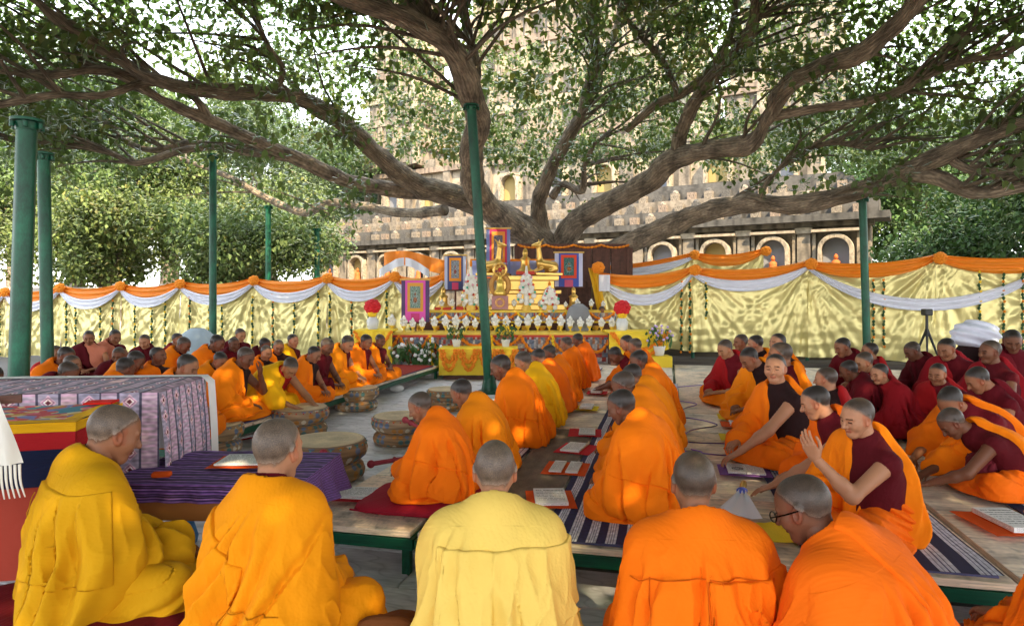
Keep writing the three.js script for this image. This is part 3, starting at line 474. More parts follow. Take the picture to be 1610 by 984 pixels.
  const th = thing('golden_throne', 'stepped golden pedestal in the middle of the altar', 'pedestal', [0.28, 1.25, -14.0]);
  for (const [w, h, y0] of [[1.7, 0.12, 0], [1.35, 0.22, 0.12], [1.5, 0.08, 0.34], [1.2, 0.2, 0.42], [1.4, 0.1, 0.62]]) part('tier', rbox(w, h, 0.44, 0.015, 0, y0 + h / 2, 0), goldMetal, th);
  for (const x of [-0.55, 0.55]) part('column', lathe([[0.08, 0], [0.05, 0.05], [0.05, 0.3], [0.07, 0.34], [0, 0.34]], 12).translate(x, 0.12, 0.2), goldMetal, th);
}
// tall ornamented wax offerings
function torma(x, y, z, h, label) {
  const o = thing('wax_offering', label, 'offering', [x, y, z], 0, 'tall wax offerings on the altar'); part('base', lathe([[0.09, 0], [0.1, 0.05], [0.06, 0.12], [0.07, 0.18], [0, 0.18]], 14), mat(0.8, 0.5, 0.08, 0.6), o);
  part('stem', lathe([[0.055, 0.17], [0.06, h * 0.4], [0.045, h * 0.6], [0.05, h * 0.64], [0.02, h * 0.9], [0, h]], 12), whiteWax, o);
  for (let k = 0; k < 3; k++) { const d = part('petal_disc', merge([0, 1, 2, 3, 4, 5, 6, 7].map((i) => new THREE.SphereGeometry(0.055, 8, 6).scale(1, 1, 0.5).translate(Math.cos(i * 0.785) * (0.15 - k * 0.04), h * (0.3 + k * 0.17) + Math.sin(i * 0.785) * (0.15 - k * 0.04), 0.05))), whiteWax, o); part('petal_tips', merge([0, 2, 4, 6].map((i) => new THREE.SphereGeometry(0.026, 6, 5).translate(Math.cos(i * 0.785 + 0.4) * (0.19 - k * 0.04), h * (0.3 + k * 0.17) + Math.sin(i * 0.785 + 0.4) * (0.19 - k * 0.04), 0.07))), [mat(0.1, 0.5, 0.35, 0.6), redTrim, mat(0.75, 0.35, 0.4, 0.6)][k], d); }
  part('flame_tip', lathe([[0.02, h * 0.92], [0.03, h], [0, h * 1.12]], 8), marigold, o);
}
torma(0.3, 1.25, -13.68, 1.0, 'tallest white wax offering in front of the golden pedestal'); torma(0.78, 1.25, -13.68, 0.55, 'small white wax offering between the pedestal and the blue hanging'); torma(-0.85, 1.25, -13.68, 0.98, 'tall white wax offering close beside the green prop');
const lamp = () => { const o = new THREE.Group(); part('cup', lathe([[0.05, 0], [0.05, 0.01], [0.015, 0.03], [0.015, 0.06], [0.05, 0.1], [0.045, 0.12], [0, 0.11]], 12), mat(0.82, 0.55, 0.05, 0.5), o); part('wax', lathe([[0.045, 0.11], [0.06, 0.16], [0.035, 0.2], [0.045, 0.24], [0.02, 0.3], [0, 0.32]], 10), whiteWax, o); part('petals', merge([0, 1, 2, 3, 4].map((i) => new THREE.SphereGeometry(0.032, 7, 5).translate(Math.cos(i * 1.256) * 0.05, 0.2 + Math.sin(i * 1.256) * 0.05, 0.035))), whiteWax, o); return o; };
const lamp0 = lamp(); const putLamp = (x, y, z, s, label) => { const o = lamp0.clone(); o.name = numbered('butter_offering'); o.position.set(x, y, z); o.scale.setScalar(s); scene.add(o); tag(o, label, 'offering', label); };
for (let i = 0; i < 23; i++) putLamp(-2.35 + i * 0.205 + rr(-0.03, 0.03), 0.84, -12.95 + rr(-0.03, 0.03), rr(0.85, 1.15), 'white wax flower offering in yellow cup in the line along the lower altar table');
for (let i = 0; i < 15; i++) putLamp(-1.75 + i * 0.26 + rr(-0.03, 0.03), 1.25, -13.78, rr(0.6, 0.8), 'small white wax offering in the line along the raised altar shelf');
// painted hangings
const thangkaTex = (seed, bg, fig) => tex(64, 96, (u, v) => { const x = (u - 0.5) * 2, y = (v - 0.45) * 2.4, halo = Math.hypot(x, y - 0.45) < 0.36 || Math.hypot(x * 0.8, y + 0.15) < 0.6, b = Math.hypot(x, y - 0.45) < 0.16 || Math.hypot(x * 0.9, (y + 0.2) * 1.1) < 0.34, n = 0.8 + 0.5 * tiled(u, v, 12, seed); return (b ? fig : halo ? bg.map((c) => c * 0.6 + 0.3) : bg).map((c) => c * n); }, true, false);
function hanging(x, y, z, w, h, cols, pic, label, turn = 0) {
  const o = thing('painted_hanging', label, 'hanging', [x, y, z], turn); const lay = (name, ww, hh, yy, zz, m) => part(name, box(ww, hh, 0.012, 0, yy, zz), m, o);
  lay('outer_border', w, h, h / 2, 0, mat(...cols[0], 0.7)); lay('side_band', w * 0.72, h * 0.985, h / 2, 0.01, mat(...cols[1], 0.7)); lay('inner_border', w * 0.56, h * 0.66, h * 0.6, 0.02, mat(...cols[2], 0.7)); lay('lower_patch', w * 0.3, h * 0.2, h * 0.13, 0.022, mat(...cols[3], 0.7)); lay('picture', w * 0.36, h * 0.5, h * 0.6, 0.032, new THREE.MeshStandardMaterial({ map: pic, roughness: 0.7 })); part('rod', cyl(0.018, 0.018, w * 1.1, 0, 0, 0, 8).rotateZ(Math.PI / 2).translate(w * 0.55, h, 0.01), goldMetal, o); part('rod', cyl(0.018, 0.018, w * 1.1, 0, 0, 0, 8).rotateZ(Math.PI / 2).translate(w * 0.55, 0.01, 0.01), woodRed, o);
  part('stand', cyl(0.02, 0.02, y + h, 0, -y, -0.04, 8), woodRed, o);
}
hanging(-1.93, 1.0, -13.2, 0.56, 0.87, [[0.1, 0.06, 0.16], [0.75, 0.1, 0.45], [0.75, 0.35, 0.05], [0.6, 0.05, 0.2]], thangkaTex(1, [0.6, 0.72, 0.65], [0.75, 0.5, 0.35]), 'dark bordered painted hanging with pink bands above the lower table');
hanging(-1.22, 1.66, -14.2, 0.46, 0.76, [[0.55, 0.6, 0.8], [0.06, 0.08, 0.22], [0.85, 0.3, 0.02], [0.65, 0.06, 0.16]], thangkaTex(2, [0.65, 0.68, 0.72], [0.7, 0.4, 0.35]), 'blue and orange painted hanging beside the green prop');
hanging(-0.3, 2.0, -14.45, 0.52, 1.02, [[0.2, 0.25, 0.55], [0.65, 0.03, 0.12], [0.85, 0.3, 0.04], [0.35, 0.04, 0.25]], thangkaTex(3, [0.5, 0.48, 0.55], [0.7, 0.5, 0.45]), 'crimson painted hanging highest above the altar');
hanging(1.22, 1.72, -14.2, 0.6, 0.76, [[0.6, 0.62, 0.82], [0.06, 0.1, 0.45], [0.75, 0.07, 0.02], [0.6, 0.1, 0.2]], thangkaTex(4, [0.3, 0.5, 0.48], [0.75, 0.45, 0.2]), 'royal blue painted hanging in front of the brown box');
{ // wheel emblem with a candle-like figure below
  const o = thing('wheel_emblem', 'round ornate wheel emblem on a figured stand at the altar centre', 'emblem', [-0.25, 1.27, -13.72]);
  part('rim', new THREE.TorusGeometry(0.13, 0.03, 10, 26).translate(0, 0.82, 0), goldMetal, o); for (let i = 0; i < 4; i++) part('spoke', cyl(0.01, 0.01, 0.24, 0, -0.12, 0, 6).rotateZ(i * Math.PI / 4).translate(0, 0.82, 0), goldMetal, o); part('hub', ball(0.045, 0, 0.82, 0.01), redTrim, o);
  part('mandorla', new THREE.TorusGeometry(0.18, 0.05, 8, 24).scale(1, 1.15, 0.6).translate(0, 0.5, -0.02), mat(0.5, 0.25, 0.06, 0.5, 0.4), o); part('figure', lathe([[0.11, 0.3], [0.13, 0.36], [0.08, 0.42], [0.07, 0.52], [0.08, 0.56], [0.03, 0.6], [0.045, 0.65], [0.03, 0.7], [0, 0.72]], 14), mat(0.85, 0.6, 0.12, 0.35, 0.6), o); part('panel', box(0.34, 0.28, 0.06, 0, 0.14, 0), mat(0.45, 0.22, 0.22, 0.7), o); part('panel_boss', new THREE.TorusGeometry(0.08, 0.025, 8, 18).translate(0, 0.14, 0.035), mat(0.75, 0.4, 0.15, 0.6), o);
}
function deer(x, y, z, turn, label) {                               // gilded kneeling deer with raised neck
  const f = bones([[0, 0.12, -0.16, 0, 0.16, 0.1, 0.1, 0.085], [0, 0.18, 0.12, 0, 0.5, 0.16, 0.06, 0.04], [0, 0.52, 0.16, 0, 0.5, 0.28, 0.045, 0.024], [0.05, 0.06, -0.18, 0.07, 0.03, -0.04, 0.05, 0.025], [-0.05, 0.06, -0.18, -0.07, 0.03, -0.04, 0.05, 0.025], [0.05, 0.07, 0.12, 0.05, 0.02, 0.26, 0.03, 0.02], [-0.05, 0.07, 0.12, -0.05, 0.02, 0.26, 0.03, 0.02], [0.03, 0.55, 0.13, 0.09, 0.62, 0.1, 0.018, 0.01], [-0.03, 0.55, 0.13, -0.09, 0.62, 0.1, 0.018, 0.01]], 0.04);
  const o = thing('gilded_deer', label, 'statue', [x, y, z], turn); part('body', meshField(f, [-0.16, -0.02, -0.32], [0.16, 0.68, 0.34], 0.014), goldMetal, o); part('base', rbox(0.3, 0.05, 0.56, 0.01, 0, -0.025, 0), goldMetal, o); o.scale.setScalar(1.15);
}
deer(0.72, 2.04, -14.1, -1.1, 'gilded deer on the pedestal beside the blue hanging'); deer(-0.42, 2.04, -14.15, 1.1, 'gilded deer on the pedestal behind the green prop');
// flowers
function vase(x, z, y, label) { const o = thing('flower_vase', label, 'vase', [x, y, z]); part('vase', lathe([[0.08, 0], [0.1, 0.02], [0.12, 0.16], [0.06, 0.25], [0.09, 0.3], [0.06, 0.28]], 16), mat(0.6, 0.62, 0.62, 0.3), o); part('collar', rosette([0, 0.3, 0.02], 0.09), marigoldY, o); part('blossom', rosette([0, 0.43, 0], 0.16).scale(1, 1, 1), redPetal, o); part('blossom_back', rosette([0, 0, 0], 0.15).rotateY(Math.PI).translate(0, 0.43, 0.0), redPetal, o); }
vase(-2.68, -12.7, 0.91, 'vase with a big red blossom ball on the end table beyond the drums'); vase(2.1, -12.6, 0.89, 'vase with a big red blossom ball beside the wide gold cloth');
function plant(x, y, z, s, flower, label, pot = true) {
  const o = thing('potted_plant', label, 'plant', [x, y, z]); if (pot) part('pot', lathe([[0, 0], [0.1, 0], [0.14, 0.2], [0.15, 0.22], [0.13, 0.22], [0.12, 0.18], [0, 0.18]], 16), potWhite, o);
  const A = [], B = [], lf = new THREE.OctahedronGeometry(0.06, 0).scale(0.55, 1.4, 0.2); for (let i = 0; i < 70; i++) { const a = rnd() * 6.28, r = 0.3 * Math.sqrt(rnd()), y1 = 0.22 + rr(0.02, 0.42) * (1.1 - r); A.push(lf.clone().rotateX(rr(-1, 1)).rotateY(a).translate(Math.cos(a) * r, y1, Math.sin(a) * r)); if (i % 3 === 0) B.push(new THREE.IcosahedronGeometry(0.034, 0).translate(Math.cos(a) * r * 1.1, y1 + 0.1, Math.sin(a) * r * 1.1)); }
  part('leaves', merge(A), greenLeaf, o).userData.kind = 'stuff'; part('flowers', merge(B), flower, o).userData.kind = 'stuff'; part('stem', cyl(0.015, 0.012, 0.3, 0, 0.15, 0, 6), greenLeaf, o); o.scale.setScalar(s);
}
plant(-1.95, 0, -12.5, 1.1, potWhite, 'white flowering pot plant nearest the seated rows by the altar'); plant(-1.55, 0, -12.55, 1.0, potWhite, 'white flowering pot plant next to the yellow table'); plant(-1.05, 0.59, -12.5, 0.62, mat(0.8, 0.75, 0.5, 0.7), 'small pale bouquet on the corner of the yellow table'); plant(-0.12, 0.59, -12.5, 0.62, marigoldY, 'small yellow bouquet on the yellow table behind the prop'); plant(2.72, 0.45, -12.2, 0.8, mat(0.55, 0.4, 0.7, 0.7), 'lilac orchid plant at the end of the altar'); 
solo('flower_stand', rbox(0.4, 0.45, 0.4, 0.02, 0, 0.225, 0), yellowCloth, 'small yellow box under the lilac orchid', 'stand', [2.72, 0, -12.2]);
{
  const o = thing('trunk_enclosure', 'brown panelled enclosure round the foot of the tree behind the altar', 'enclosure', [1.45, 0, -15.6]);
  for (let i = 0; i < 6; i++) part('panel', rbox(0.42, 2.05, 0.08, 0.01, -1.1 + i * 0.44, 1.65, 0), woodRed, o); part('rail', box(2.7, 0.1, 0.14, 0, 2.72, 0), woodRed, o); part('rail', box(2.7, 0.12, 0.14, 0, 0.55, 0), woodRed, o); for (let i = 0; i < 3; i++) part('post', box(0.14, 2.75, 0.16, -1.32 + i * 1.32, 1.375, -0.02), woodRed, o);
  for (let i = 0; i < 4; i++) part('garland', garlandCurve([-1.3 + i * 0.65, 2.74, 0.1], [-0.66 + i * 0.65, 2.74, 0.1], 0.06, 0.03), marigold, o);
  const b = thing('blue_drape', 'pale blue cloth hung behind the golden pedestal', 'drape', [0.2, 2.0, -14.5]); part('cloth', sheet(60, 6, (u, v) => [-1.1 + u * 2.2, 0.32 - v * 0.36, 0.05 * Math.sin(u * 24) + 0.03 * Math.sin(v * 8)]), cloth(0.35, 0.4, 0.75), b); part('band', box(2.2, 0.05, 0.03, 0, 0.33, 0), marigold, b);
  const c = thing('cloth_canopy', 'orange and white bunting over the temple end of the gold fence', 'bunting', [-2.2, 2.02, -16.0]); part('orange_cloth', sheet(40, 5, (u, v) => [-0.9 + u * 2.0, 0.5 - v * 0.35 + 0.12 * Math.cos((u - 0.2) * 5), 0.05 * Math.sin(u * 30)]), orangeSatin, c); part('white_cloth', sheet(30, 5, (u, v) => [-1.0 + u * 1.2, 0.25 - v * 0.2 + 0.2 * Math.cos((u - 0.5) * 4), 0.08 + 0.04 * Math.sin(u * 22)]), whiteSatin, c); part('pole', cyl(0.03, 0.03, 2.5, 0, -2.0, -0.06, 8), woodRed, c);
  const d = thing('yellow_scarf', 'long yellow scarf and orange rosette hung at the end of the wide fence', 'scarf', [1.75, 0.9, -14.3]); part('scarf', sheet(6, 24, (u, v) => [-0.1 + u * 0.2 + v * 0.25, 1.25 - v * 1.15, 0.05 * Math.sin(u * 12) + 0.03 * Math.sin(v * 6)]), cloth(0.75, 0.42, 0.01), d); part('white_scarf', sheet(6, 8, (u, v) => [0.12 + u * 0.24, 1.1 - v * 0.35, 0.1 + 0.03 * Math.sin(u * 12)]), whiteSatin, d); part('rosette', rosette([0.1, 1.25, 0.12], 0.14), marigold, d); part('post', cyl(0.03, 0.03, 2.2, 0.05, -0.9, -0.05, 8), woodRed, d);
  const gb = thing('covered_bundle', 'rounded grey cloth bundle behind the altar end', 'bundle', [1.35, 0, -13.45]); part('cloth', lathe([[0.26, 0.85], [0.26, 1.1], [0.2, 1.3], [0.1, 1.38], [0, 1.4]], 20), mat(0.25, 0.25, 0.26, 0.9), gb); part('stand', box(0.5, 0.86, 0.4, 0, 0.43, -0.1), woodRed, gb);
}
// gilded vessels and small figures that crowd the altar
{
  const bowl = lathe([[0.03, 0], [0.035, 0.01], [0.015, 0.03], [0.06, 0.07], [0.075, 0.1], [0.065, 0.1], [0, 0.06]], 14), fig = merge([lathe([[0, 0], [0.1, 0], [0.11, 0.05], [0.07, 0.1], [0.065, 0.19], [0.08, 0.22], [0.03, 0.26], [0.042, 0.3], [0.03, 0.35], [0, 0.38]], 14), new THREE.SphereGeometry(0.05, 10, 8).scale(2.6, 0.7, 1.3).translate(0, 0.05, 0.03)]);
  for (let i = 0; i < 12; i++) { const o = thing('gilded_bowl', 'small gilded bowl of marigolds in the line before the raised altar shelf', 'bowl', [-1.9 + i * 0.36, 0.84, -13.38], 0, 'gilded bowls on the altar'); part('bowl', bowl, goldMetal, o); part('flowers', rosette([0, 0.1, 0], 0.06).rotateX(-1.2), i % 2 ? marigold : marigoldY, o); }
  for (const [x, y, z, s, l] of [[-0.95, 1.25, -14.0, 1.7, 'gilded seated figure behind the offering by the green prop'], [-1.45, 1.25, -13.95, 1.3, 'gilded seated figure below the blue and orange hanging'], [0.28, 2.0, -14.02, 1.5, 'gilded seated figure on top of the stepped pedestal'], [1.3, 1.25, -13.95, 1.3, 'gilded seated figure below the royal blue hanging']]) { const o = thing('gilded_figure', l, 'statue', [x, y, z]); part('figure', fig, goldMetal, o); part('base', rbox(0.26, 0.05, 0.2, 0.01, 0, 0.02, 0.005), redTrim, o); o.scale.setScalar(s); }
  const g = thing('marigold_string', 'long looped marigold string along the raised altar shelf edge', 'garland', [0.1, 0, -13.6]); for (let i = 0; i < 8; i++) part('loop', garlandCurve([-2.0 + i * 0.5, 1.2, 0.02], [-1.5 + i * 0.5, 1.2, 0.02], 0.12, 0.028), i % 2 ? marigold : marigoldY, g);
}
// ---------------------------------------------------------------- stone temple beyond the fence
const stoneTex = (b, seed) => tex(256, 256, (u, v) => { const k = tiled(u, v, 3, seed) * 0.35 + tiled(u, v, 9, seed + 2) * 0.3 + tiled(u, v, 30, seed + 4) * 0.25, s = Math.max(0, tiled(u * 2, v * 0.5, 6, seed + 6)) * 0.6; return b.map((c) => c * (1 + k * 0.5 - s)); });
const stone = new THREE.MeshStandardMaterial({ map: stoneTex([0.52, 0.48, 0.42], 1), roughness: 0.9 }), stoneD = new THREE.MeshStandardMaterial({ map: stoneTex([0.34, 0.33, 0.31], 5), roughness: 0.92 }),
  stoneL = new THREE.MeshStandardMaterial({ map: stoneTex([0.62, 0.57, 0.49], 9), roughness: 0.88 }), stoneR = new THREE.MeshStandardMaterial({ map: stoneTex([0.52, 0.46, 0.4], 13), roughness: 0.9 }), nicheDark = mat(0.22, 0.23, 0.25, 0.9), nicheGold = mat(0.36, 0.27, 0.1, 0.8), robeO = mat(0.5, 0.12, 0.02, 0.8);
{
  // local frame: x runs along the facade to the right, z towards the courtyard; the right end stands nearest
  const T = thing('stone_temple', 'carved grey stone temple with arched niches and tall tower behind the tree', 'temple', [13.0, 0, -24.0], -0.5477);
  const W = 28.6, uvm = (g, k = 0.35) => { const p = g.attributes.position, n = g.attributes.normal, u = g.attributes.uv; for (let i = 0; i < p.count; i++) { const ax = Math.abs(n.getX(i)), ay = Math.abs(n.getY(i)); u.setXY(i, (ax > 0.6 ? p.getZ(i) : p.getX(i)) * k, (ay > 0.6 ? p.getZ(i) : p.getY(i)) * k); } return g; };
  const b = (name, m, w, h, d, x, y, z, par = T) => part(name, uvm(box(w, h, d, x, y + h / 2, z)), m, par);
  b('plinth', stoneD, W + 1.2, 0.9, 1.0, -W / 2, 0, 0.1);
  const wall = b('lower_wall', stone, W, 3.3, 1.6, -W / 2, 0.9, -0.9);
  const NX = 13, sp = W / NX;
  const arch = (w, h, t) => { const s = new THREE.Shape(); s.moveTo(-w / 2, 0); s.lineTo(-w / 2, h - w / 2); s.absarc(0, h - w / 2, w / 2, Math.PI, 0, true); s.lineTo(w / 2, 0); s.closePath(); return s; };
  const ring = (w, h, t, d) => { const s = arch(w + 2 * t, h + t); const hole = arch(w, h); s.holes.push(new THREE.Path(hole.getPoints(14))); return new THREE.ExtrudeGeometry(s, { depth: d, bevelEnabled: true, bevelSize: 0.02, bevelThickness: 0.02, bevelSegments: 1, curveSegments: 14 }); };
  const ringG = ring(0.92, 1.35, 0.13, 0.42), backG = new THREE.ExtrudeGeometry(arch(0.92, 1.35), { depth: 0.02, bevelEnabled: false, curveSegments: 14 });
  const statue = merge([lathe([[0, 0], [0.24, 0], [0.27, 0.1], [0.2, 0.22], [0.17, 0.42], [0.19, 0.5], [0.08, 0.6], [0, 0.62]], 14), lathe([[0, 0.6], [0.085, 0.63], [0.1, 0.72], [0.07, 0.8], [0.03, 0.85], [0, 0.86]], 12), new THREE.SphereGeometry(0.1, 10, 8).scale(2.9, 0.8, 1.4).translate(0, 0.1, 0.08)]);
  for (let i = 0; i < NX; i++) {
    const x = -W + (i + 0.5) * sp;
    const f = part('niche_frame', ringG, stoneL, T); f.position.set(x, 2.35, -0.12);
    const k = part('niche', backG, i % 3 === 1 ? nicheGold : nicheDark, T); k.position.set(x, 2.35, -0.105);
    const s = part('statue', statue, robeO, T); s.position.set(x, 2.4, 0.12); s.scale.setScalar(0.82);
    b('niche_hood', stoneL, 1.62, 0.1, 0.6, x, 3.92, 0.1); b('hood_side', stoneL, 0.12, 1.55, 0.2, x - 0.75, 2.35, -0.01); b('hood_side', stoneL, 0.12, 1.55, 0.2, x + 0.75, 2.35, -0.01);
    b('niche_sill', stone, 1.3, 0.12, 0.34, x, 2.22, 0.03);
    const px = -W + i * sp; b('pilaster', stone, 0.46, 3.0, 0.26, px, 0.9, 0.02); b('capital', stoneL, 0.6, 0.22, 0.36, px, 3.9, 0.05);
  }
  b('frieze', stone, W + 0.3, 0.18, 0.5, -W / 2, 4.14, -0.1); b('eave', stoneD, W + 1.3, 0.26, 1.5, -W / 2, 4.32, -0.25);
  const corb = box(0.34, 0.3, 0.42), dome = new THREE.SphereGeometry(0.15, 8, 5, 0, 6.3, 0, 1.6);
  for (let r = 0; r < 3; r++) {                                     // three stepped courses of carved blocks
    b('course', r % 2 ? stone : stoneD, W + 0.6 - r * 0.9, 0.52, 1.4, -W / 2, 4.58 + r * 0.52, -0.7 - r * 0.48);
    const n = 40 - r; for (let i = 0; i < n; i++) { const x = -W + 0.3 * r + (i + 0.5) * (W - 0.6 * r) / n, m = part('carved_block', corb, [stone, stoneD, stone, stoneR][(i * 5 + r * 3) % 4], T); m.position.set(x, 4.76 + r * 0.52, 0.08 - r * 0.48); m.rotation.y = rr(-0.03, 0.03); if (i % 2 === 0) { const c = part('carved_dome', dome, i % 4 ? stoneD : stone, T); c.position.set(x, 4.92 + r * 0.52, 0.12 - r * 0.48); } }
  }
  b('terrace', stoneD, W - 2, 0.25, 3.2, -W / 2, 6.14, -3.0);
  b('upper_wall', stoneL, W - 4.4, 2.6, 4, -W / 2, 6.3, -5);
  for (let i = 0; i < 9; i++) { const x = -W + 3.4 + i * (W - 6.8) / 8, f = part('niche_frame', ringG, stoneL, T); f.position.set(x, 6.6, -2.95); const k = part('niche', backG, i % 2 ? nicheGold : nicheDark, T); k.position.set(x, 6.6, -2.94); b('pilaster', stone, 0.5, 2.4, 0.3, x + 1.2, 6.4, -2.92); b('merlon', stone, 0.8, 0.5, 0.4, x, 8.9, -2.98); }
  b('cornice', stoneR, W - 3.6, 0.3, 4.6, -W / 2, 8.9 - 0.28, -5.02);
  const tower = (name, cx, cz, w0, y0, h, tiers, top) => {           // a tapering tiered tower
    for (let i = 0; i < tiers; i++) {
      const k = i / tiers, w = w0 * (1 - k * (1 - top)), hh = h / tiers;
      const t = b(name, i % 2 ? stoneL : stone, w, hh * 0.72, w, cx, y0 + i * hh, cz); b('band', i % 3 ? stoneL : stoneR, w + 0.35, hh * 0.28, w + 0.35, cx, y0 + i * hh + hh * 0.72, cz, t);
      const n = Math.max(3, Math.round(w / 1.5)); for (let j = 0; j < n; j++) { const x = cx - w / 2 + (j + 0.5) * w / n; b('tower_niche', j % 2 ? stoneD : stone, w / n * 0.34, hh * 0.5, 0.12, x, y0 + i * hh + hh * 0.1, cz + w / 2 + 0.02, t); b('tower_rib', stoneL, w / n * 0.22, hh * 0.7, 0.3, x + w / n * 0.5, y0 + i * hh, cz + w / 2, t); }
    }
  };
  tower('tower', -W / 2 - 2.5, -13, 14.5, 8.9, 34, 17, 0.3);
  tower('corner_tower', -W + 3.2, -4.6, 4.2, 9.2, 13, 9, 0.35); tower('corner_tower', -3.4, -4.6, 4.6, 9.2, 13, 9, 0.35);
}
